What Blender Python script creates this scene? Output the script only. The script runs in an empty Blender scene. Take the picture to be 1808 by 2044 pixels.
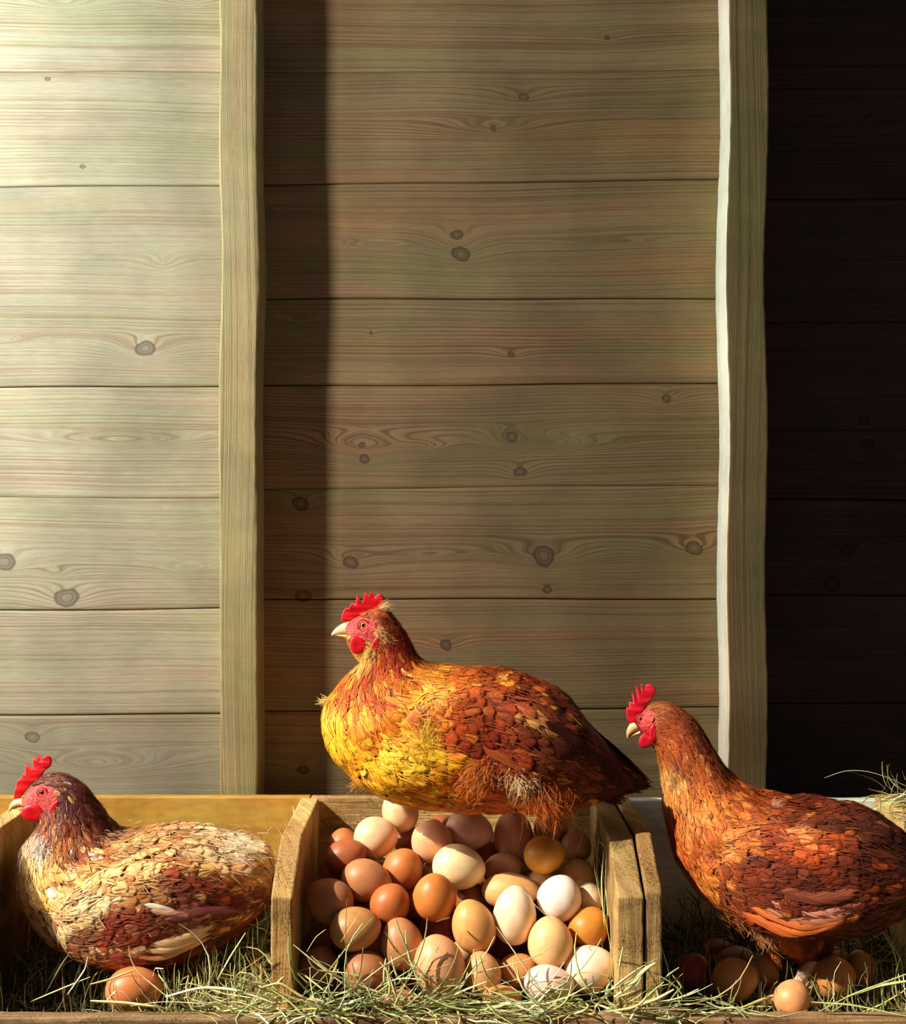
import bpy, bmesh, math, random
import numpy as np
from mathutils import Vector, Matrix, noise
R = math.radians
rng = np.random.default_rng(7)
random.seed(7)
SC = bpy.context.scene
COL = SC.collection

# ------------------------------------------------------------------ camera, world, lights
F = 2600.0                       # focal length in pixels of the 1808-wide frame
DC = 1.30                        # camera distance in front of the box (y = 0)
cam_d = bpy.data.cameras.new('camera'); cam = bpy.data.objects.new('camera', cam_d); COL.objects.link(cam)
cam.location = (0, -DC, 0); cam.rotation_euler = (R(90), 0, 0)
cam_d.sensor_fit = 'HORIZONTAL'; cam_d.sensor_width = 36; cam_d.lens = 36*F/1808; cam_d.clip_start = 0.05
SC.camera = cam
SC.view_settings.view_transform = 'Standard'; SC.view_settings.look = 'None'
SC.view_settings.gamma = 1; SC.view_settings.use_curve_mapping = False
SC.view_settings.exposure = 0.0
W = bpy.data.worlds.new('world'); SC.world = W; W.use_nodes = True
W.node_tree.nodes['Background'].inputs[0].default_value = (0.86, 0.86, 1.0, 1)
W.node_tree.nodes['Background'].inputs[1].default_value = 0.115

def light(name, kind, loc, energy, col, direction=None, **kw):
    d = bpy.data.lights.new(name, kind); d.energy = energy; d.color = col
    for k, v in kw.items(): setattr(d, k, v)
    o = bpy.data.objects.new(name, d); COL.objects.link(o); o.location = loc
    if direction is not None: o.rotation_euler = Vector(direction).to_track_quat('-Z', 'Y').to_euler()
    return o
light('sun', 'SUN', (-2, -2, 3), 7.0, (1.0, 0.92, 0.78), (0.70, 0.33, -0.63), angle=R(0.8))
# added area light, out of view at left, brightening the left of the wall
light('left_wall_fill', 'AREA', (-1.06, -0.27, 0.36), 15.5, (0.95, 0.96, 1.0), (0.45, 1, -0.10),
      shape='RECTANGLE', size=0.11, size_y=0.42)
# added cool lamp for the glow at the top left of the wall
light('top_left_fill', 'AREA', (-0.95, -0.02, 0.62), 4.4, (0.58, 0.84, 1.0), (0.55, 1, -0.35), shape='RECTANGLE', size=0.12, size_y=0.3)
# added lamp raking along the wall to brighten the sides of the posts
light('post_side_fill', 'AREA', (-1.60, 0.17, 0.15), 14.0, (1.0, 0.98, 0.88), (1, 0.02, 0.0), shape='RECTANGLE', size=0.10, size_y=1.1)

# ------------------------------------------------------------------ helpers
def sc(y): return F/(y + DC)                    # pixels per metre at depth y
def P(px, py, y):                               # the point at depth y seen at a pixel
    s = sc(y); return ((px - 904)/s, y, -(py - 1022)/s)
def lin(c):
    c = np.asarray(c, float)/255.0
    return np.where(c <= 0.04045, c/12.92, ((c + 0.055)/1.055)**2.4)
def L4(c): return tuple(lin(c)) + (1.0,)
def tag(o, label=None, cat=None, group=None, kind=None):
    if label: o['label'] = label
    if cat: o['category'] = cat
    if group: o['group'] = group
    if kind: o['kind'] = kind
    return o
def empty(name, loc=(0, 0, 0)):
    o = bpy.data.objects.new(name, None); COL.objects.link(o); o.location = loc; o.empty_display_size = 0.05
    return o
def link(name, me, mat=None, parent=None, smooth=True):
    if mat is not None and not me.materials: me.materials.append(mat)
    if smooth: me.polygons.foreach_set('use_smooth', [True]*len(me.polygons))
    o = bpy.data.objects.new(name, me); COL.objects.link(o)
    if parent is not None:
        o.parent = parent; o.matrix_parent_inverse = Matrix.Translation(-Vector(parent.location))
    return o
def npmesh(name, V, Q, attrs=None):             # V (n,3), Q (m,4) or (m,3); attrs name -> (type, array per vertex)
    V = np.ascontiguousarray(V, dtype=np.float32); Q = np.ascontiguousarray(Q, dtype=np.int32)
    me = bpy.data.meshes.new(name)
    k = Q.shape[1]
    me.vertices.add(len(V)); me.vertices.foreach_set('co', V.ravel())
    me.loops.add(Q.size); me.loops.foreach_set('vertex_index', Q.ravel())
    me.polygons.add(len(Q)); me.polygons.foreach_set('loop_start', np.arange(0, Q.size, k, dtype=np.int32))
    me.update(calc_edges=True)
    for an, (ty, arr) in (attrs or {}).items():
        a = me.attributes.new(an, ty, 'POINT')
        key = {'FLOAT': 'value', 'FLOAT_VECTOR': 'vector', 'FLOAT_COLOR': 'color'}[ty]
        a.data.foreach_set(key, np.ascontiguousarray(arr, dtype=np.float32).ravel())
    return me
def gridquads(n, m, wrap=False):
    i, j = np.meshgrid(np.arange(n - 1), np.arange(m if wrap else m - 1), indexing='ij')
    j2 = (j + 1) % m
    return np.stack([i*m + j, i*m + j2, (i + 1)*m + j2, (i + 1)*m + j], -1).reshape(-1, 4)
def fbm(p, s, o=3):
    return noise.fractal(Vector(p)*s, 1.0, 2.0, o)

# node helpers
def newmat(name):
    m = bpy.data.materials.new(name); m.use_nodes = True
    nt = m.node_tree; b = nt.nodes['Principled BSDF']
    return m, nt, b
def nd(nt, ty, ins=None, **kw):
    n = nt.nodes.new(ty)
    for k, v in kw.items(): setattr(n, k, v)
    for k, v in (ins or {}).items():
        if isinstance(v, bpy.types.NodeSocket): nt.links.new(v, n.inputs[k])
        else: n.inputs[k].default_value = v
    return n
def math_(nt, op, a, b=None, c=None, clamp=False):
    ins = {0: a}
    if b is not None: ins[1] = b
    if c is not None: ins[2] = c
    return nd(nt, 'ShaderNodeMath', ins, operation=op, use_clamp=clamp).outputs[0]
def mix(nt, f, a, b, blend='MIX'):
    n = nt.nodes.new('ShaderNodeMix'); n.data_type = 'RGBA'; n.blend_type = blend
    for i, v in ((0, f), (6, a), (7, b)):
        if isinstance(v, bpy.types.NodeSocket): nt.links.new(v, n.inputs[i])
        else: n.inputs[i].default_value = v
    return n.outputs[2]
def ramp(nt, f, stops):
    n = nt.nodes.new('ShaderNodeValToRGB'); nt.links.new(f, n.inputs[0])
    e = n.color_ramp.elements
    while len(e) < len(stops): e.new(0.5)
    for el, (p, c) in zip(e, stops):
        el.position = p; el.color = c if len(c) == 4 else tuple(c) + (1,)
    return n.outputs[0]
def g(v): return (v, v, v, 1)
def mapr(nt, v, a, b, c=0.0, d=1.0):
    return nd(nt, 'ShaderNodeMapRange', {0: v, 1: a, 2: b, 3: c, 4: d}).outputs[0]

# wood: attribute 'ph' = (distance across the grain with its bends, distance along it, board seed), 'kn' = knot mask
def wood(name, light_c, dark_c, stain_c=None, fine=560, contrast=1.0, stain=0.35, bump=0.25, rough=0.75, ring=1400.0, tint=0.75):
    m, nt, b = newmat(name)
    at = nd(nt, 'ShaderNodeAttribute', attribute_name='ph')
    sep = nd(nt, 'ShaderNodeSeparateXYZ', {0: at.outputs['Vector']})
    ph, al, sd = sep.outputs
    def n1(fs, ls, off, detail=2.0, rgh=0.5):
        v = nd(nt, 'ShaderNodeCombineXYZ', {0: math_(nt, 'MULTIPLY', ph, fs), 1: math_(nt, 'MULTIPLY', al, ls),
                                            2: math_(nt, 'ADD', math_(nt, 'MULTIPLY', sd, 13.7), off)}).outputs[0]
        return nd(nt, 'ShaderNodeTexNoise', {'Vector': v, 'Scale': 1.0, 'Detail': detail, 'Roughness': rgh}).outputs['Fac']
    fine_n = n1(fine, 1.6, 0.0)
    mid_n = n1(fine*0.22, 0.8, 31.0, 2.0)
    fib = n1(fine*2.6, 45.0, 77.0, 2.0)
    blot = n1(14.0, 5.0, 55.0, 4.0, 0.6)
    lines = mapr(nt, fine_n, 0.50, 0.66)
    bands = mapr(nt, mid_n, 0.55, 0.72)
    c = mix(nt, math_(nt, 'MULTIPLY', lines, 0.55*contrast, clamp=True), L4(light_c), L4(dark_c))
    wob = n1(26.0, 0.7, 91.0, 2.0)
    rg_ = math_(nt, 'SINE', math_(nt, 'ADD', math_(nt, 'MULTIPLY', ph, ring), math_(nt, 'MULTIPLY', wob, 9.0)))
    gate = mapr(nt, n1(40.0, 0.8, 17.0, 1.0), 0.44, 0.58)
    rings = math_(nt, 'MULTIPLY', mapr(nt, rg_, 0.35, 0.95), gate)
    c = mix(nt, math_(nt, 'MULTIPLY', rings, 0.62*contrast, clamp=True), c, L4(dark_c))
    c = mix(nt, math_(nt, 'MULTIPLY', bands, 0.38*contrast, clamp=True), c, L4(dark_c))
    if stain_c is not None:
        c = mix(nt, math_(nt, 'MULTIPLY', mapr(nt, blot, 0.42, 0.66), stain, clamp=True), c, L4(stain_c))
    c = mix(nt, 0.85, c, ramp(nt, fib, [(0.25, g(0.80)), (0.75, g(1.16))]), 'MULTIPLY')
    c = mix(nt, 1.0, c, ramp(nt, nd(nt, 'ShaderNodeTexNoise', {'Vector': at.outputs['Vector'], 'Scale': 9.0, 'Detail': 5.0}).outputs['Fac'],
                             [(0.3, g(0.80)), (0.7, g(1.14))]), 'MULTIPLY')
    # each board a little different, with reddish and greenish streaks along the grain
    wn = nd(nt, 'ShaderNodeTexWhiteNoise', noise_dimensions='1D'); nt.links.new(sd, wn.inputs['W'])
    c = mix(nt, 1.0, c, ramp(nt, wn.outputs['Value'], [(0.0, (0.88, 0.86, 0.84)), (1.0, (1.08, 1.07, 1.05))]), 'MULTIPLY')
    hue = ramp(nt, n1(30.0, 2.2, 123.0, 3.0), [(0.32, (1.16, 0.94, 0.80)), (0.5, g(1.0)), (0.68, (0.92, 1.03, 0.84))])
    c = mix(nt, tint, c, hue, 'MULTIPLY')
    kn = nd(nt, 'ShaderNodeAttribute', attribute_name='kn').outputs['Fac']
    kd = mix(nt, 0.72, L4(dark_c), (0.01, 0.008, 0.005, 1))
    inner = mix(nt, 0.38, L4(light_c), kd)
    kring = ramp(nt, kn, [(0.0, g(0)), (0.22, g(0)), (0.42, g(1)), (0.62, g(0.35)), (1.0, g(0.15))])
    kr = mapr(nt, math_(nt, 'SINE', math_(nt, 'MULTIPLY', kn, 24.0)), -0.4, 0.9, 0.0, 0.45)
    inner = mix(nt, kr, inner, kd)
    c = mix(nt, mapr(nt, kn, 0.3, 0.6), c, inner)
    c = mix(nt, math_(nt, 'MULTIPLY', kring, 0.75), c, kd)
    nt.links.new(c, b.inputs['Base Color']); b.inputs['Roughness'].default_value = rough
    b.inputs['Specular IOR Level'].default_value = 0.25
    h = math_(nt, 'ADD', math_(nt, 'MULTIPLY', fine_n, -0.7), math_(nt, 'MULTIPLY', fib, 0.5))
    nt.links.new(nd(nt, 'ShaderNodeBump', {'Height': h, 'Strength': bump, 'Distance': 0.0012}).outputs[0], b.inputs['Normal'])
    return m

def speckle(m):                                  # coarse weathering: dark pits and torn pale fibres
    nt = m.node_tree; b = nt.nodes['Principled BSDF']; c = b.inputs['Base Color'].links[0].from_socket
    tc = nd(nt, 'ShaderNodeTexCoord').outputs['Object']
    n = nd(nt, 'ShaderNodeTexNoise', {'Vector': tc, 'Scale': 420.0, 'Detail': 4.0, 'Roughness': 0.7}).outputs['Fac']
    n2 = nd(nt, 'ShaderNodeTexNoise', {'Vector': tc, 'Scale': 26.0, 'Detail': 3.0}).outputs['Fac']
    f = math_(nt, 'MULTIPLY', mapr(nt, n, 0.48, 0.60), mapr(nt, n2, 0.40, 0.60, 0.25, 0.9))
    c = mix(nt, f, c, mix(nt, 1.0, c, (0.30, 0.22, 0.14, 1), 'MULTIPLY'))
    nt.links.new(c, b.inputs['Base Color'])
M = {}
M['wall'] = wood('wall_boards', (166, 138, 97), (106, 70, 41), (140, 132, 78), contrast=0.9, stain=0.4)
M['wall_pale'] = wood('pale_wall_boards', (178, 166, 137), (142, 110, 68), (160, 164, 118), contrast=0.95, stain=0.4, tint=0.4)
M['recess'] = wood('recess_boards', (84, 62, 54), (40, 27, 25), (60, 48, 42))  # board colour darkened to carry the shade of the recess
M['post'] = wood('post_wood', (190, 172, 122), (140, 114, 66), (176, 166, 98), fine=620, bump=0.6, ring=500)
M['post_brown'] = wood('brown_post_wood', (160, 138, 92), (108, 82, 46), (140, 132, 76), fine=620, bump=0.6, ring=500)
M['lit_side'] = wood('lit_side_wood', (250, 246, 226), (226, 212, 170), None, fine=300, contrast=0.6, bump=0.3)  # near-white tone puts side light into the post's colour
M['box'] = wood('box_wood', (206, 174, 110), (112, 76, 38), (106, 70, 34), fine=420, contrast=0.5, stain=1.0, bump=1.0, ring=300)
speckle(M['box'])
M['panel'] = wood('back_panel_wood', (168, 124, 46), (120, 78, 26), (176, 142, 66), fine=60, contrast=0.7, stain=0.5, ring=120, bump=0.15)
M['grey_panel'] = wood('grey_panel_wood', (214, 216, 198), (176, 172, 152), (196, 198, 176), ring=120, fine=70, contrast=0.5, bump=0.15)
M['rail'] = wood('rail_wood', (160, 132, 92), (96, 62, 40), (84, 52, 34), fine=300, stain=0.7, bump=0.6)
speckle(M['rail'])
M['ground'] = wood('ground_boards', (70, 56, 40), (40, 30, 20), None)

# ------------------------------------------------------------------ the wall behind
WY = 0.35                                        # front face of the board wall
SW = sc(WY)
def wx(px): return (px - 904)/SW
def wz(py): return -(py - 1022)/SW
#        px,   py,  lift px, reach x, reach z, knot radius px
KN = [(133, 1187, 34, 60, 26, 17), (8, 1117, 34, 60, 24, 16), (108, 1137, 20, 40, 10, 0), (375, 1131, 22, 60, 9, 0),
      (65, 1470, 26, 50, 20, 10), (240, 878, 40, 190, 16, 0), (290, 695, 38, 60, 24, 14), (325, 525, 24, 40, 20, 0),
      (190, 1528, 60, 190, 28, 0), (0, 678, 30, 60, 10, 0), (95, 155, 6, 16, 6, 4), (165, 328, 6, 10, 6, 4), (130, 4, 30, 60, 14, 0), (380, 0, 30, 50, 12, 0),
      (912, 470, 30, 46, 20, 9), (920, 508, 30, 60, 22, 13), (1045, 192, 22, 70, 18, 7), (985, 256, 34, 120, 20, 5), (740, 492, 20, 120, 10, 0),
      (1230, 488, 16, 120, 8, 0), (727, 914, 20, 40, 16, 8), (722, 886, 60, 90, 24, 5), (1022, 873, 34, 60, 20, 9), (1100, 888, 40, 120, 14, 0),
      (1038, 945, 22, 36, 18, 9), (700, 1122, 34, 70, 22, 11), (1085, 1112, 44, 80, 26, 17), (1385, 1097, 38, 70, 22, 12),
      (860, 1108, 30, 120, 12, 0), (1092, 1178, 10, 24, 8, 7), (600, 1005, 26, 46, 20, 12), (605, 1190, 16, 40, 10, 11),
      (890, 1287, 20, 40, 18, 9), (605, 1532, 22, 40, 16, 8), (740, 664, 6, 10, 6, 3), (1330, 797, 20, 40, 16, 7), (1020, 706, 14, 36, 12, 5),
      (1212, 75, 10, 30, 10, 4), (840, 890, 36, 60, 12, 0), (600, 640, 16, 60, 10, 0), (820, 1430, 20, 70, 12, 0)]
def field(X, Z, kns, s, cx=904):
    ph = Z + 0.004*np.sin(X*4.1 + 1.3) + 0.0014*np.sin(X*11.0 + Z*21) + 0.0004*np.sin(X*31 + Z*47)
    kn = np.zeros_like(X)
    for (kx, ky, A, rx, rz, rk) in kns:
        x0 = (kx - cx)/s; z0 = -(ky - 1022)/s
        dx = (X - x0)*s; dz = (Z - z0)*s
        ph = ph + (A/s)*np.exp(-(np.abs(dx)/rx)**1.5 - (dz/rz)**2)*0.9
        if rk:
            an = np.arctan2(dz, dx); r = np.sqrt((dx/1.2)**2 + dz**2)/rk/(1 + 0.10*np.sin(2*an + kx) + 0.05*np.sin(3*an + ky) + 0.03*np.sin(7*an + kx))
            kn = np.maximum(kn, np.exp(-(r/1.05)**3.0*0.9)*(1 if rk > 3 else .8))
    return ph, kn
FAINT = (140, 990, 975, 175, 640, 860)
def boardwall(name, x0, x1, seams_px, s, y, mat, kns, seed, xf=(-0.6, 0.6), zr=(-0.40, 0.68), tilt=0.0):
    seams = [-(q - 1022)/s for q in seams_px]
    seams = [zr[1] + 0.35] + [q for q in seams] + [-0.56]
    xs = [x for x in np.arange(x0, x1, 0.003) if xf[0] < x < xf[1]] + [x0, x1] + [x for x in np.arange(x0, x1, 0.03) if not xf[0] < x < xf[1]]
    xs = np.array(sorted(set(np.round(xs, 5))))
    Vs, Qs, PH, KK = [], [], [], []; n = 0
    for k in range(len(seams) - 1):
        zt, zb = seams[k] - 0.0002, seams[k + 1] + 0.0002
        zz = np.concatenate([[zt, zt - 0.0007, zt - 0.002], np.linspace(zt - 0.004, zb + 0.004, max(3, int((zt - zb)/0.0022))), [zb + 0.002, zb + 0.0007, zb]])
        dep = np.zeros_like(zz); f0 = 0.25 if seams_px[k - 1] in FAINT and k else 1.0; f1 = 0.25 if k < len(seams_px) and seams_px[k] in FAINT else 1.0
        dep[0] = 0.006*f0; dep[-1] = 0.006*f1; dep[1] = dep[-2] = 0.0012; dep[2] = dep[-3] = 0.0003
        dep = np.concatenate([[0.012*f0], dep, [0.012*f1]]); zz = np.concatenate([[zt], zz, [zb]])
        X, Z = np.meshgrid(xs, zz, indexing='ij')
        def sg(k): return (0.0022*np.sin(xs*3.1 + k*2.2) + 0.0006*np.sin(xs*17 + k) + tilt*xs)[:, None]
        fr = (zt - Z)/(zt - zb)
        zm = Z + sg(k)*(1 - fr) + sg(k + 1)*fr
        Y = y + dep[None, :] + 0.0009*math.sin(k*5.1) + 0*X
        ph, kn = field(X, Z, kns, s)
        n0 = n; V = np.stack([X, Y, zm], -1).reshape(-1, 3)
        Vs.append(V); Qs.append(gridquads(len(xs), len(zz))[:, ::-1] + n0)
        PH.append(np.stack([ph, X + k*0.7, np.full_like(X, seed + k*1.37)], -1).reshape(-1, 3)); KK.append(kn.ravel()); n += len(V)
    me = npmesh(name, np.concatenate(Vs), np.concatenate(Qs)[:, ::-1],
                {'ph': ('FLOAT_VECTOR', np.concatenate(PH)), 'kn': ('FLOAT', np.concatenate(KK))})
    o = link(name, me, mat, smooth=False); tag(o, kind='structure'); return o
seamL = [140, 365, 772, 990, 1212, 1427]
seamM = [140, 365, 598, 765, 975, 1197, 1414]
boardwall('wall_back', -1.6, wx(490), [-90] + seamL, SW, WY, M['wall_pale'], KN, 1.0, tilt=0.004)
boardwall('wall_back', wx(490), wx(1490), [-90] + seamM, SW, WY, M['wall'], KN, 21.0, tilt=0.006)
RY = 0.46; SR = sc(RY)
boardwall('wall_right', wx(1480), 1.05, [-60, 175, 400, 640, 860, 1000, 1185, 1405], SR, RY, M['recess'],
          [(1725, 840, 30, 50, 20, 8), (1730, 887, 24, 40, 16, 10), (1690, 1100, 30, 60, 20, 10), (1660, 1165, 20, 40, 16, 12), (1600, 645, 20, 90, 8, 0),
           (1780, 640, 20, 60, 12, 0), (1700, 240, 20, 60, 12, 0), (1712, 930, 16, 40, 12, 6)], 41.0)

def finish_board(bm, name, mat, along, across, seed, parent=None, jit=0.0008, bev=0.0016, step=0.012, knots=(), wob=0.0, wobs=6.0, sub=True):
    """slice along the grain, round the edges, roughen, store the grain coordinates"""
    if bev:
        ed = [e for e in bm.edges if len(e.link_faces) == 2 and e.calc_face_angle(0) > 0.3]
        bmesh.ops.bevel(bm, geom=ed, offset=bev, segments=2, profile=0.5, affect='EDGES')
    if sub:
        ax = along
        co = [v.co[ax] for v in bm.verts]; lo, hi = min(co), max(co)
        nrm = Vector((0, 0, 0)); nrm[ax] = 1
        for q in np.arange(lo + step, hi - step*0.3, step):
            pt = Vector((0, 0, 0)); pt[ax] = q
            bmesh.ops.bisect_plane(bm, geom=bm.verts[:] + bm.edges[:] + bm.faces[:], plane_co=pt, plane_no=nrm)
    bm.normal_update()
    for v in bm.verts:
        p = v.co + Vector((seed*3.1, 0, 0))
        if wob:
            q = Vector(p); sx = 1
            v.co[across] += wob*noise.noise(Vector((v.co[along]*wobs, seed, (1 if v.co[across] > 0 else 0)*3.3 + seed)))
        d = Vector((noise.noise(p*60), noise.noise(p*60 + Vector((9, 0, 0))), noise.noise(p*60 + Vector((0, 9, 0)))))
        v.co += d*jit
    me = bpy.data.meshes.new(name); bm.to_mesh(me); bm.free()
    n = len(me.vertices); co = np.empty(n*3, np.float32); me.vertices.foreach_get('co', co); co = co.reshape(-1, 3)
    third = 3 - along - across
    a = (0.25 if name == 'divider' else 1.0)*co[:, across] + 0.6*co[:, third] + 0.003*np.sin(co[:, along]*9 + seed)
    kn = np.zeros(n)
    t = me.attributes.new('ph', 'FLOAT_VECTOR', 'POINT'); t.data.foreach_set('vector', np.stack([a, co[:, along], np.full(n, seed)], -1).astype(np.float32).ravel())
    t = me.attributes.new('kn', 'FLOAT', 'POINT'); t.data.foreach_set('value', kn.astype(np.float32))
    return link(name, me, mat, parent, smooth=False)
def box_bm(x0, x1, y0, y1, z0, z1):
    bm = bmesh.new(); bmesh.ops.create_cube(bm, size=1)
    for v in bm.verts:
        v.co = Vector((x0 + (v.co.x + .5)*(x1 - x0), y0 + (v.co.y + .5)*(y1 - y0), z0 + (v.co.z + .5)*(z1 - z0)))
    return bm
def prism_bm(pts_yz, x0, x1):
    bm = bmesh.new()
    a = [bm.verts.new((x0, y, z)) for y, z in pts_yz]; b = [bm.verts.new((x1, y, z)) for y, z in pts_yz]
    bm.faces.new(a[::-1]); bm.faces.new(b)
    n = len(a)
    for i in range(n): bm.faces.new((a[i], a[(i + 1) % n], b[(i + 1) % n], b[i]))
    bmesh.ops.recalc_face_normals(bm, faces=bm.faces[:])
    return bm
PY = 0.29; SP = sc(PY)
def px_(p): return (p - 904)/SP
def post(x0, x1, seed, lean):
    bm = box_bm(x0, x1, PY, WY + 0.004, -0.55, 0.80)
    o = finish_board(bm, 'trim_post', M['post'], 2, 0, seed, jit=0.0007, bev=0.0022, step=0.008, wob=0.0038, wobs=5.0)
    return o
p1 = post(px_(438), px_(513), 3.0, 0); p1.name = 'trim_1'
p2 = post(px_(1453), px_(1531), 8.0, 0); p2.name = 'trim_2'
p2.data.materials[0] = M['post_brown']; p2.data.materials.append(M['lit_side'])
for p in p2.data.polygons:                       # left side of the right post, coloured paler as if lit
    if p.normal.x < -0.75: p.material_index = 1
for p in (p1, p2): tag(p, kind='structure')
# end of the board wall beside the recess, floor, and an unseen slab added to shade the wall
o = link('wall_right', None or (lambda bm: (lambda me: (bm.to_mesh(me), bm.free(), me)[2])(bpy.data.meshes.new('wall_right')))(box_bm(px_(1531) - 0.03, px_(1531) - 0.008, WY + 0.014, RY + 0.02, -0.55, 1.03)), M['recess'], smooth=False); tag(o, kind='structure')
def slab(name, *a, mat=None):
    bm = box_bm(*a); me = bpy.data.meshes.new(name); bm.to_mesh(me); bm.free()
    o = link(name, me, mat, smooth=False); tag(o, kind='structure'); return o
slab('floor', -3.2, 2.2, -0.9, 0.6, -0.60, -0.5605, mat=M['ground'])
slab('shade_slab', -3.6, 2.4, -0.690, 0.75, 1.50, 1.54, mat=M['recess'])  # added out of view, front edge set to keep sun off the wall
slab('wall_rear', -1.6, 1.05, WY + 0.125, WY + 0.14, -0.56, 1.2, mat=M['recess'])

# ------------------------------------------------------------------ the row of nest boxes
ZT = -0.342                                      # top of dividers and back board
FL = -0.545                                      # top of the bottom board
nest = empty('nest_box', (0, 0.1, -0.56))
tag(nest, 'long weathered wooden nest box divided into three bays, under the hens', 'nest box')
prof = [(0.0, FL), (0.0, -0.3845), (0.079, ZT), (0.259, ZT), (0.259, FL)]
def divider(x0, x1, seed, pr=prof, mat='box'):
    return finish_board(prism_bm(pr, x0, x1), 'divider', M[mat], 2, 1, seed, nest, jit=0.0009, bev=0.0020, step=0.009, wob=0.0)
divider(-0.182, -0.160, 2.0)
divider(0.164, 0.190, 5.0)
divider(0.1925, 0.209, 7.0, [(0.002, FL), (0.002, -0.380), (0.076, ZT + 0.003), (0.259, ZT + 0.003), (0.259, FL)])
divider(-0.512, -0.490, 9.0)
divider(0.5045, 0.531, 11.0, [(0.0, FL), (0.0, -0.380), (0.079, ZT + 0.004), (0.259, ZT + 0.005), (0.259, FL)])
finish_board(box_bm(-0.62, -0.171, 0.2605, 0.2755, FL - 0.012, ZT + 0.0005), 'back_panel', M['panel'], 0, 2, 13.0, nest, step=0.012, jit=0.0005)
finish_board(box_bm(-0.1705, 0.197, 0.2605, 0.2755, FL - 0.012, ZT), 'back_panel', M['box'], 0, 2, 15.0, nest, step=0.012, jit=0.0005)
gp = finish_board(box_bm(0.1975, 0.64, 0.2605, 0.2755, FL - 0.012, ZT - 0.003), 'back_panel', M['grey_panel'], 0, 2, 17.0, nest, step=0.012, jit=0.0005)
gp['label'] = 'grey painted back panel of the right bay'
rl = finish_board(box_bm(-0.66, 0.66, -0.021, -0.0005, -0.560, -0.4975), 'front_rail', M['rail'], 0, 2, 19.0, nest, step=0.007, jit=0.0011, bev=0.0022, wob=0.002, wobs=9.0)
finish_board(box_bm(-0.62, 0.62, 0.0, 0.262, -0.560, FL), 'bottom_board', M['ground'], 0, 1, 23.0, nest, step=0.03, jit=0.0005)

# ------------------------------------------------------------------ eggs
def egg_mesh(k=0.10):
    n, m = 26, 32
    u = np.linspace(0, np.pi, n)
    z = np.cos(u); r = np.sin(u)*(1 - k*z - 0.03*z*z)
    th = np.arange(m)*2*np.pi/m
    V = np.stack([r[:, None]*np.cos(th), r[:, None]*np.sin(th), np.repeat(z[:, None], m, 1)], -1).reshape(-1, 3)
    V[:, 2] *= 1.0
    return npmesh('egg', V, gridquads(n, m, True)[:, ::-1])
m, nt, b = newmat('egg_shell')
oi = nd(nt, 'ShaderNodeObjectInfo')
tc = nd(nt, 'ShaderNodeTexCoord')
pos = nd(nt, 'ShaderNodeVectorMath', {0: tc.outputs['Object'], 1: oi.outputs['Location']}, operation='ADD').outputs[0]
n1 = nd(nt, 'ShaderNodeTexNoise', {'Vector': pos, 'Scale': 1.6, 'Detail': 3.0}).outputs['Fac']
n2 = nd(nt, 'ShaderNodeTexNoise', {'Vector': pos, 'Scale': 9.0, 'Detail': 4.0, 'Roughness': 0.7}).outputs['Fac']
c = mix(nt, 1.0, oi.outputs['Color'], ramp(nt, n1, [(0.3, (0.86, 0.80, 0.74)), (0.7, (1.08, 1.08, 1.08))]), 'MULTIPLY')
spk = mapr(nt, n2, 0.67, 0.74)
spk_on = math_(nt, 'MULTIPLY', spk, math_(nt, 'MULTIPLY', oi.outputs['Alpha'], 0.75))
c = mix(nt, spk_on, c, mix(nt, 1.0, oi.outputs['Color'], (0.30, 0.20, 0.14, 1), 'MULTIPLY'))
nt.links.new(c, b.inputs['Base Color'])
b.inputs['Roughness'].default_value = 0.42; b.inputs['Specular IOR Level'].default_value = 0.30
b.inputs['Subsurface Weight'].default_value = 0.10; b.inputs['Subsurface Radius'].default_value = (0.6, 0.3, 0.15); b.inputs['Subsurface Scale'].default_value = 0.006
n3 = nd(nt, 'ShaderNodeTexNoise', {'Vector': pos, 'Scale': 42.0, 'Detail': 2.0}).outputs['Fac']
nt.links.new(nd(nt, 'ShaderNodeBump', {'Height': n3, 'Strength': 0.12, 'Distance': 0.0006}).outputs[0], b.inputs['Normal'])
M['egg'] = m
EGG = egg_mesh(); EGG.materials.append(m); EGG.polygons.foreach_set('use_smooth', [True]*len(EGG.polygons))

CREAM = (236, 206, 168); WHITE = (238, 218, 206); PEACH = (226, 172, 126); TAN = (208, 152, 98)
BROWN = (186, 116, 66); ORANGE = (188, 108, 50); AMBER = (206, 136, 44); PINK = (226, 184, 156); DARK = (150, 88, 52)
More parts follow.
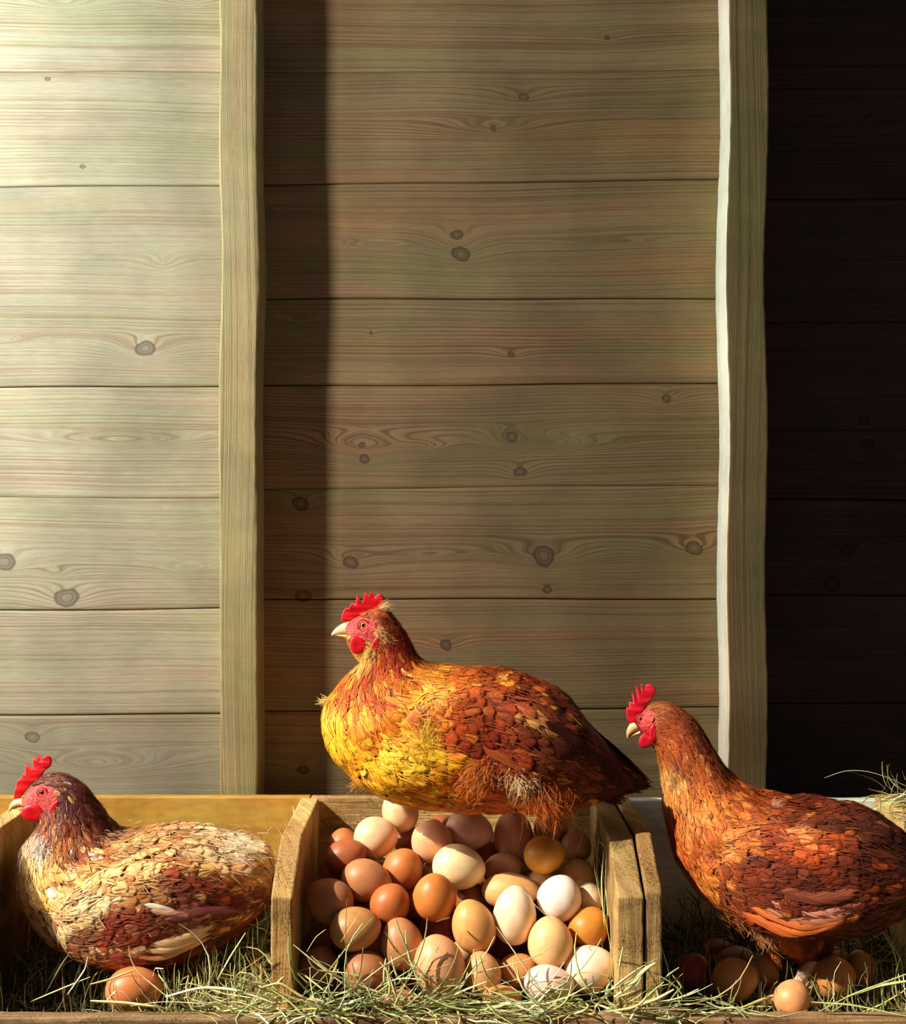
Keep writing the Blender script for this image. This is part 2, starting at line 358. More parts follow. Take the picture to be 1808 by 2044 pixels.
# crop pixels: cx, cy, long half-axis, short half-axis, angle of the long axis from vertical (clockwise), lean to camera, rank (depth), colour, speckle, label
EG = [
 (612, 135, 90, 78, -30, 0, .2, (214, 178, 132), 1, 'pale beige speckled egg at the top left of the pile, partly under the hen'),
 (508, 245, 98, 90, 80, 0, .0, (232, 190, 146), 0, 'cream peach egg with a small white chip, below the topmost beige egg'),
 (752, 262, 96, 92, -30, 30, .1, (222, 168, 122), 1, 'peach tan egg left of the two pink eggs under the hen'),
 (920, 213, 106, 86, 105, 0, .0, (228, 178, 146), 1, 'pink peach egg lying on its side right under the hen'),
 (1112, 240, 120, 88, 0, 0, .1, (218, 160, 118), 0, 'tall upright peach egg under the hen'),
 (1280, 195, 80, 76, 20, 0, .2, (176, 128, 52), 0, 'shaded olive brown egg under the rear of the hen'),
 (1250, 322, 92, 82, 80, 0, -.2, (214, 150, 54), 0, 'golden amber egg, below the shaded olive one at the top right'),
 (1387, 283, 74, 68, 0, 0, .5, (182, 124, 92), 1, 'small dull pinkish brown egg near the top of the right divider'),
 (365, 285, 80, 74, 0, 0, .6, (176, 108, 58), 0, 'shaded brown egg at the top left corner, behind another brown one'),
 (375, 330, 96, 76, 70, 0, .0, (164, 92, 58), 0, 'dark reddish brown egg lying against the upper left side of the crate'),
 (627, 383, 92, 88, 20, 20, .0, (188, 112, 58), 0, 'round orange brown egg left of the big bright cream egg'),
 (873, 377, 118, 98, 100, 0, -.2, (236, 208, 156), 1, 'big bright cream egg lying on its side in the middle upper pile'),
 (1065, 390, 88, 76, 60, 0, .5, (206, 156, 108), 1, 'tan egg half hidden right of the big bright cream egg'),
 (467, 438, 114, 93, 105, 0, .0, (186, 126, 82), 0, 'large dull tan egg lying on its side in the upper left of the pile'),
 (765, 507, 106, 97, 0, 15, -.1, (196, 118, 54), 0, 'large orange brown egg in the centre of the pile, above the twig'),
 (572, 537, 92, 88, 30, 20, .0, (182, 102, 52), 0, 'round warm brown egg left of the large orange brown centre egg'),
 (302, 525, 110, 98, -60, 0, -.1, (176, 118, 82), 0, 'large shaded brown egg touching the left side board, halfway down'),
 (418, 648, 114, 95, 80, 0, -.1, (190, 134, 80), 1, 'tan brown speckled egg with a long grass blade lying across it'),
 (1100, 482, 128, 80, 92, 0, .35, (220, 170, 108), 1, 'long cream tan egg behind the tall bright egg'),
 (1118, 588, 130, 96, 4, 0, -.3, (240, 210, 172), 0, 'tall bright cream egg standing right of centre'),
 (1316, 512, 101, 98, 20, 0, -.1, (242, 220, 208), 0, 'round near-white egg with a lilac tint on the right of the pile'),
 (1240, 450, 72, 66, 0, 0, .8, (206, 156, 94), 0, 'small tan egg peeping over the near-white round one'),
 (1402, 422, 84, 76, -20, 0, .4, (216, 168, 106), 1, 'pale tan egg under loose straw at the upper right divider'),
 (1448, 512, 68, 62, 0, 0, .4, (232, 200, 164), 0, 'small cream egg between the near-white round egg and the right divider'),
 (1460, 640, 92, 88, 40, 0, .0, (204, 132, 50), 0, 'amber brown egg against the right divider'),
 (937, 637, 120, 96, -18, 0, -.2, (212, 156, 90), 1, 'tan gold speckled egg tilted left, right of the twig'),
 (1275, 708, 114, 100, -4, 0, -.1, (232, 184, 126), 0, 'peach gold upright egg between the tall bright egg and the amber one'),
 (620, 713, 114, 96, -12, 0, -.1, (190, 130, 84), 0, 'dull tan egg left of the largest peach egg'),
 (785, 808, 134, 114, -12, 0, -.3, (226, 162, 114), 1, 'largest peach egg standing in the lower middle of the pile'),
 (1455, 823, 116, 100, 75, 0, -.1, (242, 218, 190), 0, 'big whitish cream egg in the lower right corner of the crate'),
 (975, 843, 95, 83, -10, 0, .1, (212, 156, 104), 1, 'tan egg just right of the largest peach egg'),
 (1135, 835, 92, 78, 80, 0, .2, (206, 144, 82), 0, 'orange tan egg half buried in the middle of the front row'),
 (1270, 890, 112, 80, 95, 0, -.1, (232, 200, 186), 0, 'pale pink egg lying in the straw at the lower front, left of the whitish one'),
 (252, 822, 98, 90, 10, 0, .0, (166, 104, 66), 1, 'dark brown egg behind grass in the lower left corner of the crate'),
 (470, 845, 112, 96, 110, 0, .0, (176, 116, 76), 1, 'shaded tan brown egg behind the grass at the lower left'),
 (258, 694, 66, 60, 0, 0, .7, (140, 84, 56), 0, 'small dark brown egg on the left between two larger brown eggs'),
 (440, 590, 74, 66, 0, 0, 1.0, (140, 82, 50), 0, 'dark egg mostly hidden between the left brown eggs'),
 (893, 745, 58, 54, 0, 0, .6, (196, 158, 110), 0, 'small pale tan egg showing below the tilted tan gold one'),
 (615, 975, 92, 60, 90, 0, -.2, (178, 114, 72), 1, 'brown egg nearly covered by hay at the very front left'),
 (795, 985, 78, 50, 80, 0, -.3, (214, 166, 118), 0, 'cream tan egg in the hay under the largest peach egg'),
 (1062, 950, 88, 52, 90, 0, -.2, (206, 140, 78), 0, 'orange tan egg in the hay at the bottom middle'),
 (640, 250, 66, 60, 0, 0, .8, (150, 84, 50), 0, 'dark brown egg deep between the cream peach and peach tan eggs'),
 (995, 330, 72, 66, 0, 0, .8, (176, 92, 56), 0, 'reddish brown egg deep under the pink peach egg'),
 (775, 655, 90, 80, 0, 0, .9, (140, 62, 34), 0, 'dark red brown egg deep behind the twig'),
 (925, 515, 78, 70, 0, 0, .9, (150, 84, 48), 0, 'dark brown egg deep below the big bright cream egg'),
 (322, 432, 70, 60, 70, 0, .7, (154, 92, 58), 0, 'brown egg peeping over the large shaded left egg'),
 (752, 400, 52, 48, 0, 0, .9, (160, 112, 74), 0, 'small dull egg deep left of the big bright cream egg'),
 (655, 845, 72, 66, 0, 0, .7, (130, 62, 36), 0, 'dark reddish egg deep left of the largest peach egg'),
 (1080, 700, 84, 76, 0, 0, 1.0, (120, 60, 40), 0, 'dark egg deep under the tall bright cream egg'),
]
eg = []
for (cx, cy, a, b_, an, lean, rk, col, spk, lab) in EG:
    X, Y = 520 + cx*0.45354, 1560 + cy*0.45354
    y0 = 0.032 + (2000 - Y)/400*0.125 + rk*0.030
    eg.append(dict(px=X, py=Y, a=a*0.45354, b=b_*0.45354, an=an, lean=lean, y=y0, y0=y0, col=col, spk=spk, lab=lab))
def egg_axis(e):
    t = R(e['an']); l = R(e['lean'])
    return Vector((math.sin(t)*math.cos(l), -math.sin(l), math.cos(t)*math.cos(l)))
def erad(e, d, s):                               # radius of the egg along a unit direction
    ax = e['ax']; ca = abs(d.dot(ax)); a, b_ = e['a']/s, e['b']/s
    return 1/math.sqrt((ca/a)**2 + (1 - ca*ca)/b_**2)
for e in eg: e['ax'] = egg_axis(e)
for it in range(260):
    k = 0.5 if it < 200 else 0.35
    for i in range(len(eg)):
        for j in range(i + 1, len(eg)):
            A, B = eg[i], eg[j]
            sa, sb = sc(A['y']), sc(B['y'])
            pa = Vector(P(A['px'], A['py'], A['y'])); pb = Vector(P(B['px'], B['py'], B['y']))
            d = pb - pa; L = d.length
            if L > 0.13: continue
            dn = d/max(L, 1e-6)
            need = erad(A, dn, sa) + erad(B, dn, sb)
            ov = need*0.985 - L
            if ov > 0:
                h2 = d.x*d.x + d.z*d.z
                dy = math.sqrt(max((need*0.985)**2 - h2, 0)) - abs(d.y)
                sg = 1 if (B['y'] - A['y']) > 0 else -1
                if abs(B['y'] - A['y']) < 1e-4: sg = 1 if B['y0'] > A['y0'] else -1
                A['y'] -= sg*dy*k*0.5; B['y'] += sg*dy*k*0.5
    for e in eg:
        if it < 200: e['y'] += (e['y0'] - e['y'])*0.03
        r = e['b']/sc(e['y'])
        e['y'] = min(max(e['y'], 0.004 + r*0.98), 0.258 - r)
def make_egg(p, a, b_, ax, col, spk, label, group=None):
    o = bpy.data.objects.new('egg', EGG); COL.objects.link(o)
    o.location = p; o.scale = (b_, b_, a)
    o.rotation_euler = Vector(ax).to_track_quat('Z', 'X').to_euler()
    o.color = tuple(lin(col)) + (float(spk),)
    tag(o, label, 'egg', group); return o
placed = []
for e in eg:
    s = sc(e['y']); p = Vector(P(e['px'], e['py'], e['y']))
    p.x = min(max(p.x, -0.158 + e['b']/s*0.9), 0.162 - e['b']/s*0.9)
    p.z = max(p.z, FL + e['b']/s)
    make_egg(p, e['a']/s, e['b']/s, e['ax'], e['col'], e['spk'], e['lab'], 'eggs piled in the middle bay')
    placed.append((p, (e['a'] + e['b'])/2/s))
# eggs that fill the heap behind and below the visible ones
r3 = random.Random(3); cnt = 0
for it in range(9000):
    r = r3.uniform(0.0215, 0.0245)
    p = Vector((r3.uniform(-0.157 + r*1.12, 0.161 - r*1.12), r3.uniform(0.035, 0.256 - r*1.12), r3.uniform(FL + r*1.12, -0.37)))
    top = -0.50 + (p.y - 0.02)*0.75
    if p.z > top + 0.0: continue
    if any((p - q).length < (r + rq)*0.97 for q, rq in placed): continue
    hit = False
    dcam = (p - Vector((0, -DC, 0)))
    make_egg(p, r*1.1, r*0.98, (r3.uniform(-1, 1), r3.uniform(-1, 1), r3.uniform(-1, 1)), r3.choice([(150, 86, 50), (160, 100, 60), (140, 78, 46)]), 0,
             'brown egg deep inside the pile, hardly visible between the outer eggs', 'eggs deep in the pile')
    placed.append((p, r)); cnt += 1
    if cnt > 34: break
# eggs of the side bays
SIDE = [(268, 1975, 57, 44, 88, .045, (204, 122, 72), 0, 'single brown egg in the hay below the left hen'),
        (1384, 1941, 38, 36, 20, .105, (150, 66, 48), 1, 'dirty dark red egg flecked with debris, beside the double divider'),
        (1430, 1908, 38, 34, 60, .185, (158, 84, 60), 1, 'reddish brown egg with dark flecks at the back of the right bay'),
        (1467, 1955, 46, 42, 80, .075, (204, 142, 82), 0, 'large plain tan egg in the middle of the right bay, left of the hen foot'),
        (1472, 1928, 42, 40, 70, .160, (190, 132, 78), 0, 'tan egg just behind the large tan one left of the hen foot'),
        (1523, 1938, 36, 32, 0, .118, (190, 130, 86), 0, 'smaller tan egg right of the large tan one, left of the hen foot'),
        (1664, 1951, 44, 42, 80, .085, (198, 134, 72), 0, 'large tan egg right of the hen foot'),
        (1660, 1926, 40, 38, 70, .168, (186, 126, 74), 0, 'tan egg just behind the large one right of the hen foot'),
        (1718, 1933, 36, 32, -10, .125, (186, 128, 84), 0, 'rightmost small tan egg with a straw over it'),
        (1581, 1993, 38, 36, 30, .0155, (220, 150, 100), 0, 'peach egg at the front rail, hiding the toes of the right hen')]
SIDE_G = []
for (X, Y, a, b_, an, y, col, spk, lab) in SIDE:
    s = sc(y); t = R(an)
    make_egg(P(X, Y, y), a/s, b_/s, (math.sin(t), 0.15, math.cos(t)), col, spk, lab)
    SIDE_G.append((Vector(P(X, Y, y)), a/s))

# ------------------------------------------------------------------ hay
m, nt, b = newmat('hay')
at = nd(nt, 'ShaderNodeAttribute', attribute_name='Col')
c = mix(nt, 1.0, at.outputs['Color'], ramp(nt, nd(nt, 'ShaderNodeTexNoise', {'Scale': 60.0}).outputs['Fac'], [(0.3, g(0.75)), (0.7, g(1.2))]), 'MULTIPLY')
nt.links.new(c, b.inputs['Base Color']); b.inputs['Roughness'].default_value = 0.55; b.inputs['Specular IOR Level'].default_value = 0.3
M['hay'] = m
HC = lin([(212, 216, 150), (190, 206, 140), (228, 220, 168), (160, 176, 104), (198, 176, 110), (150, 140, 84), (176, 196, 150)])
HD = lin([(150, 140, 84), (120, 100, 60), (130, 130, 84), (96, 76, 44), (160, 156, 104)])
def tubes(paths, rad, cols, flat=None):          # paths (N,K,3) rad (N,) cols (N,3)
    N, K, _ = paths.shape
    T = np.gradient(paths, axis=1); T /= np.linalg.norm(T, axis=2, keepdims=True) + 1e-9
    ref = rng.normal(size=(N, 1, 3)); ref = np.repeat(ref, K, 1)
    A = np.cross(T, ref); A /= np.linalg.norm(A, axis=2, keepdims=True) + 1e-9
    B = np.cross(T, A)
    tap = np.sin(np.linspace(0.25, 2.95, K))**0.5
    r = rad[:, None]*tap[None]
    m_ = 4; th = np.arange(m_)*2*np.pi/m_
    fl = 0.30
    V = paths[:, :, None] + r[:, :, None, None]*(np.cos(th)[None, None, :, None]*A[:, :, None] + fl*np.sin(th)[None, None, :, None]*B[:, :, None])
    q = gridquads(K, m_, True); Q = (q[None] + (np.arange(N)*K*m_)[:, None, None]).reshape(-1, 4)
    C = np.repeat(np.concatenate([cols, np.ones((N, 1))], 1), K*m_, 0)
    return V.reshape(-1, 3), Q, C
def wander(p0, az, el, length, K=8, bend=1.0, grav=0.0, xl=None, yl=None, zf=None):
    N = len(p0); seg = length/(K - 1)
    pts = np.zeros((N, K, 3)); pts[:, 0] = p0
    ca = rng.normal(0, 0.32*bend, N); ce = rng.normal(0, 0.18*bend, N) - grav
    kink = rng.integers(1, K, N); ka = rng.normal(0, 0.6*bend, N)
    for k in range(1, K):
        az = az + ca + np.where(kink == k, ka, 0) + rng.normal(0, 0.10*bend, N); el = el + ce + rng.normal(0, 0.08*bend, N)
        d = np.stack([np.cos(az)*np.cos(el), np.sin(az)*np.cos(el), np.sin(el)], -1)
        q = pts[:, k - 1] + d*seg[:, None]
        if zf is not None:
            zm = zf(q[:, 0], q[:, 1]); low = q[:, 2] < zm; q[:, 2] = np.where(low, zm + 0.0005*rng.random(N), q[:, 2]); el = np.where(low, np.abs(el)*0.3, el)
        if yl: q[:, 1] = np.clip(q[:, 1], *yl)
        if xl: q[:, 0] = np.clip(q[:, 0], *xl)
        pts[:, k] = q
    return pts
def hay_obj(name, groups, label, parent=None):
    Vs, Qs, Cs = [], [], []; n = 0
    for (paths, rad, cols) in groups:
        v, q, c_ = tubes(paths, rad, cols); Vs.append(v); Qs.append(q + n); Cs.append(c_); n += len(v)
    me = npmesh(name, np.concatenate(Vs), np.concatenate(Qs), {'Col': ('FLOAT_COLOR', np.concatenate(Cs))})
    o = link(name, me, M['hay']); tag(o, label, 'hay', kind='stuff'); return o
def pick(pal, n): return pal[rng.integers(0, len(pal), n)]*rng.uniform(0.8, 1.15, (n, 1))
def bed(x0, x1, zfun, n, pal, y0=0.008, y1=0.252, lmin=.02, lmax=.09, rmin=.0005, rmax=.0013, up=0.35, thick=0.012):
    p = np.stack([rng.uniform(x0, x1, n), rng.uniform(y0, y1, n), np.zeros(n)], -1)
    p[:, 2] = zfun(p[:, 0], p[:, 1]) - rng.uniform(0, thick, n) + 0.004
    L = rng.uniform(lmin, lmax, n)
    pts = wander(p, rng.uniform(0, 2*np.pi, n), rng.normal(0.05, up, n), L, xl=(x0, x1), yl=(y0 - 0.004, y1 + 0.004), zf=lambda a, c_: zfun(a, c_) - thick)
    return pts, rng.uniform(rmin, rmax, n), pick(pal, n)
def zL(x, y):
    return zL0(x, y) - 0.006
def zL0(x, y):                                     # hay surface, left bay: shallow under the hen, heaped towards the divider
    t = np.clip((x + 0.33)/0.14, 0, 1)
    return -0.524 + 0.008*np.sin(x*40) + 0.004*np.sin(y*60 + x*25) + t*0.018 + 0.02*np.clip((y - 0.05)/0.2, 0, 1)*(0.5 + t)
def zM(x, y): return -0.532 + 0.0*x
def zR(x, y): return -0.532 + 0.005*np.sin(x*50 + y*30) + 0.035*np.clip((y - 0.12)/0.13, 0, 1) + 0.012*np.clip((x - 0.42)/0.06, 0, 1)
GOLD = lin([(232, 224, 150), (236, 226, 176), (206, 214, 130), (220, 200, 120)])
hay_obj('hay', [bed(-0.488, -0.184, zL, 2600, HD, thick=0.02), bed(-0.37, -0.184, zL, 500, HC, up=0.2), bed(-0.488, -0.37, zL, 160, HD, up=0.12),
                bed(-0.33, -0.184, lambda x, y: zL(x, y) + 0.10*np.clip((x + 0.26)/0.07, 0, 1)*np.clip(y/0.2, 0, 1), 1500, HC, up=0.35, lmin=.03, lmax=.08, rmax=.0009, rmin=.0004, thick=.05), bed(-0.34, -0.184, lambda x, y: zL(x, y) + 0.006, 45, GOLD, y1=0.05, rmin=.0007, rmax=.0014, lmin=.04, lmax=.10, up=0.12),
                bed(-0.488, -0.36, lambda x, y: zL(x, y) + 0.01, 70, HD, up=0.4, lmin=.04, lmax=.07)],
        'loose green and straw coloured hay bedding in the left bay')
hay_obj('hay', [bed(0.211, 0.503, zR, 2800, HD, thick=0.02), bed(0.211, 0.503, zR, 260, HC, up=0.12), bed(0.211, 0.503, zR, 120, HD, up=0.6, y0=.17, lmax=.09),
                bed(0.211, 0.503, lambda x, y: zR(x, y) + 0.008, 26, GOLD, y1=0.05, rmin=.0006, rmax=.0013, lmin=.05, lmax=.10, up=0.08)],
        'loose dark and pale hay bedding in the right bay')
# middle bay: a band of hay along the front and stalks standing up before the eggs
def front_band(n, x0, x1, pal, zc=-0.4955, zs=0.007, y0=-0.019, y1=0.004, rmin=.0006, rmax=.0014, lmin=.03, lmax=.11, up=0.22, grav=0.0):
    p = np.stack([rng.uniform(x0, x1, n), rng.uniform(y0, y1, n), zc + np.abs(rng.normal(0, zs, n))], -1)
    az = np.where(rng.random(n) < .5, 0, np.pi) + rng.normal(0, 0.22, n)
    pts = wander(p, az, rng.normal(0.04, up, n), rng.uniform(lmin, lmax, n), bend=0.6, grav=grav, yl=(-0.030, y1 + 0.004),
                 zf=lambda a, c_: np.where(c_ < -0.021, -0.55, -0.4970))
    return pts, rng.uniform(rmin, rmax, n), pick(pal, n)
def stalks(n, xs, pal, z0=-0.50, y=(-0.012, 0.002), lmin=.05, lmax=.11, el=1.1, az=0.0, azs=1.2, rmin=.0006, rmax=.0012, bend=0.7, grav=0.12):
    p = np.stack([rng.uniform(*xs, n), rng.uniform(*y, n), np.full(n, z0)], -1)
    azv = az + rng.normal(0, azs, n)
    azv = np.where(np.sin(azv) > 0, azv, azv)
    pts = wander(p, azv, rng.normal(el, 0.25, n), rng.uniform(lmin, lmax, n), bend=bend, grav=grav, yl=(-0.03, 0.006))
    return pts, rng.uniform(rmin, rmax, n), pick(pal, n)
hay_obj('hay', [bed(-0.158, 0.162, zM, 700, HD), front_band(150, -0.16, 0.20, HC), front_band(60, -0.155, 0.19, GOLD, rmin=.0009, rmax=.0017),
                front_band(45, -0.20, 0.02, HC, zs=0.016, up=0.5), stalks(34, (-0.158, -0.03), HC, lmax=.10), stalks(7, (-0.03, 0.13), HC, el=0.9),
                stalks(16, (0.13, 0.21), GOLD, el=0.8, lmax=.08, rmax=.0016),
                front_band(34, -0.28, -0.15, GOLD, zs=0.005, up=0.25, grav=0.03), front_band(26, 0.19, 0.29, HC, zs=0.004, up=.15, grav=0.05)],
        'tangle of hay along the front rail before the piled eggs')
def path(pts, y, n=14):
    pts = np.array(pts, float); t = np.linspace(0, 1, len(pts)); tt = np.linspace(0, 1, n)
    q = np.stack([np.interp(tt, t, pts[:, 0]), np.interp(tt, t, pts[:, 1])], -1)
    k = np.array([1, 2, 1])/4
    for _ in range(2):
        q2 = q.copy(); q2[1:-1] = q[:-2]*k[0] + q[1:-1]*k[1] + q[2:]*k[2]; q = q2
    ys = np.interp(tt, np.linspace(0, 1, len(y)), y) if isinstance(y, (tuple, list)) else np.full(n, y)
    return np.array([P(a, c_, yy) for (a, c_), yy in zip(q, ys)])
def strawset(lst, pal, label, name='hay'):
    pa = np.stack([path(p, y) for (p, y, r) in lst]); ra = np.array([r for *_, r in lst])
    return (pa, ra, pick(pal, len(lst)))
HERO = [([(1192, 1640), (1185, 1690), (1205, 1740), (1212, 1800), (1212, 1850)], (.16, .06), .0010),
        ([(1195, 1680), (1210, 1690), (1208, 1760), (1206, 1850)], (.10, .04), .0009), ([(1188, 1660), (1182, 1720), (1200, 1800), (1218, 1880), (1224, 1960)], (.12, .01), .0009),
        ([(1170, 1650), (1150, 1700), (1142, 1730)], (.13, .10), .0006), ([(1196, 1670), (1190, 1740), (1203, 1800)], (.14, .09), .0011),
        ([(1205, 1700), (1200, 1760), (1206, 1845)], (.08, .05), .0011), ([(1040, 1770), (1056, 1790), (1070, 1810), (1100, 1835)], .012, .0006),
        ([(870, 1840), (885, 1834), (897, 1832)], (-.012, .03), .0016), ([(600, 1990), (640, 1960), (700, 1880), (746, 1830)], -.012, .0011),
        ([(680, 1880), (700, 1850), (716, 1822)], -.010, .0006), ([(612, 1900), (630, 1870), (650, 1855)], -.008, .0007),
        ([(585, 1885), (640, 1930), (720, 1990)], -.012, .0009), ([(990, 1850), (1020, 1890), (1060, 1950), (1090, 1990)], -.008, .0009),
        ([(830, 1960), (870, 1935), (908, 1920)], -.014, .0011), ([(945, 1895), (952, 1930), (946, 1975)], -.010, .0009),
        ([(1225, 1990), (1262, 1965), (1285, 1935), (1308, 1922)], -.018, .0030), ([(1200, 1900), (1245, 1905), (1290, 1925), (1312, 1912)], -.006, .0009),
        ([(1255, 2040), (1275, 2005), (1310, 1995), (1345, 1975)], -.024, .0019), ([(1280, 2035), (1290, 1990), (1325, 1960)], -.020, .0011),
        ([(1475, 2014), (1530, 1992), (1580, 1976)], (-.004, .040), .0018), ([(1637, 2018), (1700, 1985), (1808, 1945), (1850, 1930)], -.006, .0024),
        ([(1620, 2000), (1700, 2005), (1808, 2028)], -.016, .0018), ([(1690, 1990), (1750, 1968), (1830, 1955)], .002, .0018),
        ([(1350, 2010), (1400, 2025), (1450, 2012), (1500, 2030)], -.016, .0011), ([(1410, 2000), (1440, 2015), (1470, 2010), (1495, 2040)], -.02, .0013),
        ([(1760, 1855), (1785, 1900), (1795, 1960)], (.09, .05), .0013), ([(1770, 1865), (1800, 1920), (1806, 1990)], (.09, .04), .0010),
        ([(180, 1998), (250, 2002), (330, 2012)], -.012, .0017), ([(330, 1990), (400, 1970), (470, 1975), (540, 2000)], -.014, .0016),
        ([(210, 2000), (232, 1976), (252, 1982), (264, 2010)], -.010, .0010), ([(260, 2008), (330, 1998), (420, 2005), (480, 1985)], -.015, .0014),
        ([(430, 1985), (480, 1940), (533, 1903)], -.006, .0012), ([(434, 1955), (462, 1905), (490, 1862)], .02, .0012),
        ([(180, 1965), (220, 1955), (270, 1935)], .03, .0013), ([(410, 1980), (440, 2002), (480, 2000), (530, 2022)], -.018, .0013),
        ([(540, 1975), (580, 2000), (610, 2035), (640, 2050)], -.022, .0020), ([(520, 1972), (560, 1960), (600, 1990), (660, 2012)], -.018, .0015),
        ([(90, 1985), (120, 1930), (137, 1905)], .04, .0014), ([(60, 2000), (120, 1975), (180, 1950)], .03, .0009), ([(135, 1985), (170, 1935), (175, 1910)], .03, .0010)]
hay_obj('hay', [strawset(HERO, GOLD, '')], 'long single straws and grass blades lying over the rail and before the eggs')
TOPR = [([(1645, 1553), (1690, 1536), (1740, 1540), (1790, 1560), (1840, 1585)], .20, .0005), ([(1780, 1547), (1798, 1580)], .19, .0006),
        ([(1735, 1618), (1770, 1606), (1808, 1580), (1830, 1560)], .14, .0009), ([(1740, 1620), (1765, 1605), (1800, 1598), (1840, 1600)], .13, .0007),
        ([(1718, 1605), (1735, 1588), (1757, 1586), (1758, 1630)], .12, .0008), ([(1770, 1600), (1800, 1590), (1840, 1570)], .16, .0010),
        ([(1760, 1595), (1790, 1584), (1820, 1588)], .15, .0009), ([(1770, 1610), (1800, 1600), (1830, 1575)], .15, .0009)]
p = np.stack([rng.uniform(.508, .55, 60), rng.uniform(.09, .25, 60), rng.uniform(ZT + .004, ZT + .016, 60)], -1)
hay_obj('hay', [strawset(TOPR, HC, ''), (wander(p, rng.uniform(0, 6.28, 60), rng.normal(.1, .3, 60), rng.uniform(.02, .06, 60), zf=lambda a, c_: ZT + .0055 + 0*a), rng.uniform(.0005, .001, 60), pick(HD, 60))],
        'wisps of hay lying on top of the far right divider')

# ------------------------------------------------------------------ hens
# feathers: attribute 'fuv' = (along 0..1, across -1..1, random), 'Col' = plumage colour
def feather_mat(name, fray=True):
    m, nt, b = newmat(name)
    col = nd(nt, 'ShaderNodeAttribute', attribute_name='Col').outputs['Color']
    fu = nd(nt, 'ShaderNodeAttribute', attribute_name='fuv')
    u, v, r = nd(nt, 'ShaderNodeSeparateXYZ', {0: fu.outputs['Vector']}).outputs
    av = math_(nt, 'ABSOLUTE', v)
    barb = math_(nt, 'ADD', math_(nt, 'MULTIPLY', u, 19.0), math_(nt, 'MULTIPLY', av, -8.0))
    cv = nd(nt, 'ShaderNodeCombineXYZ', {0: barb, 1: math_(nt, 'MULTIPLY', r, 91.0), 2: math_(nt, 'MULTIPLY', v, 0.7)}).outputs[0]
    bn = nd(nt, 'ShaderNodeTexNoise', {'Vector': cv, 'Scale': 1.0, 'Detail': 2.0}).outputs['Fac']
    shaft = mapr(nt, av, 0.0, 0.13, 1.0, 0.0)
    edge = mapr(nt, av, 0.62, 1.0)
    tipz = mapr(nt, u, 0.72, 1.0)
    rim = math_(nt, 'MAXIMUM', edge, tipz)
    c = mix(nt, 0.9, col, ramp(nt, bn, [(0.30, g(0.50)), (0.70, g(1.38))]), 'MULTIPLY')
    lite = mix(nt, 1.0, c, (1.5, 1.45, 1.4, 1), 'MULTIPLY')
    dark = mix(nt, 1.0, c, (0.52, 0.40, 0.32, 1), 'MULTIPLY')
    c = mix(nt, math_(nt, 'MULTIPLY', shaft, 0.45), c, lite)
    rimsel = mapr(nt, math_(nt, 'FRACT', math_(nt, 'MULTIPLY', r, 7.31)), 0.45, 0.6)
    c = mix(nt, math_(nt, 'MULTIPLY', rim, math_(nt, 'MULTIPLY', rimsel, 0.65)), c, dark)
    c = mix(nt, math_(nt, 'MULTIPLY', rim, math_(nt, 'MULTIPLY', math_(nt, 'SUBTRACT', 1.0, rimsel), 0.30)), c, lite)
    nt.links.new(c, b.inputs['Base Color'])
    b.inputs['Roughness'].default_value = 0.55; b.inputs['Specular IOR Level'].default_value = 0.14
    nt.links.new(nd(nt, 'ShaderNodeBump', {'Height': bn, 'Strength': 0.35, 'Distance': 0.0006}).outputs[0], b.inputs['Normal'])
    if fray:
        far = math_(nt, 'MAXIMUM', mapr(nt, av, 0.62, 1.05), mapr(nt, u, 0.80, 1.04))
        keep = math_(nt, 'GREATER_THAN', math_(nt, 'ADD', mapr(nt, bn, 0.34, 0.66), 0.04), far)
        nt.links.new(keep, b.inputs['Alpha'])
    return m
M['feather'] = feather_mat('feathers')
def skin_mat(name, col, dark, bump=0.6, scale=900, rough=0.42, sss=0.15, spec=0.4):
    m, nt, b = newmat(name)
    tc = nd(nt, 'ShaderNodeTexCoord').outputs['Object']
    n = nd(nt, 'ShaderNodeTexNoise', {'Vector': tc, 'Scale': scale, 'Detail': 3.0}).outputs['Fac']
    n2 = nd(nt, 'ShaderNodeTexNoise', {'Vector': tc, 'Scale': scale*0.12, 'Detail': 3.0}).outputs['Fac']
    c = mix(nt, mapr(nt, n2, 0.35, 0.7), L4(col), L4(dark)); nt.links.new(c, b.inputs['Base Color'])
    b.inputs['Roughness'].default_value = rough; b.inputs['Specular IOR Level'].default_value = spec
    b.inputs['Subsurface Weight'].default_value = sss; b.inputs['Subsurface Radius'].default_value = (1, .25, .15); b.inputs['Subsurface Scale'].default_value = 0.003
    nt.links.new(nd(nt, 'ShaderNodeBump', {'Height': n, 'Strength': bump, 'Distance': 0.0006}).outputs[0], b.inputs['Normal'])
    return m
M['comb'] = skin_mat('comb_skin', (222, 8, 14), (190, 4, 16))
M['comb_pink'] = skin_mat('comb_skin_pink', (226, 22, 48), (196, 8, 28))
M['wattle'] = skin_mat('wattle_skin', (214, 6, 14), (176, 2, 14), 0.3)
M['lobe'] = skin_mat('ear_lobe_skin', (214, 168, 96), (190, 110, 60), 0.8, 700)
M['beak'] = skin_mat('beak_horn', (232, 202, 138), (206, 150, 78), 0.15, 300, 0.35, 0.05)
M['lid'] = skin_mat('eyelid_skin', (236, 150, 110), (216, 84, 60), 0.3, 700)
M['shank'] = skin_mat('shank_scales', (244, 206, 172), (226, 170, 130), 0.5, 250, 0.4, 0.05)
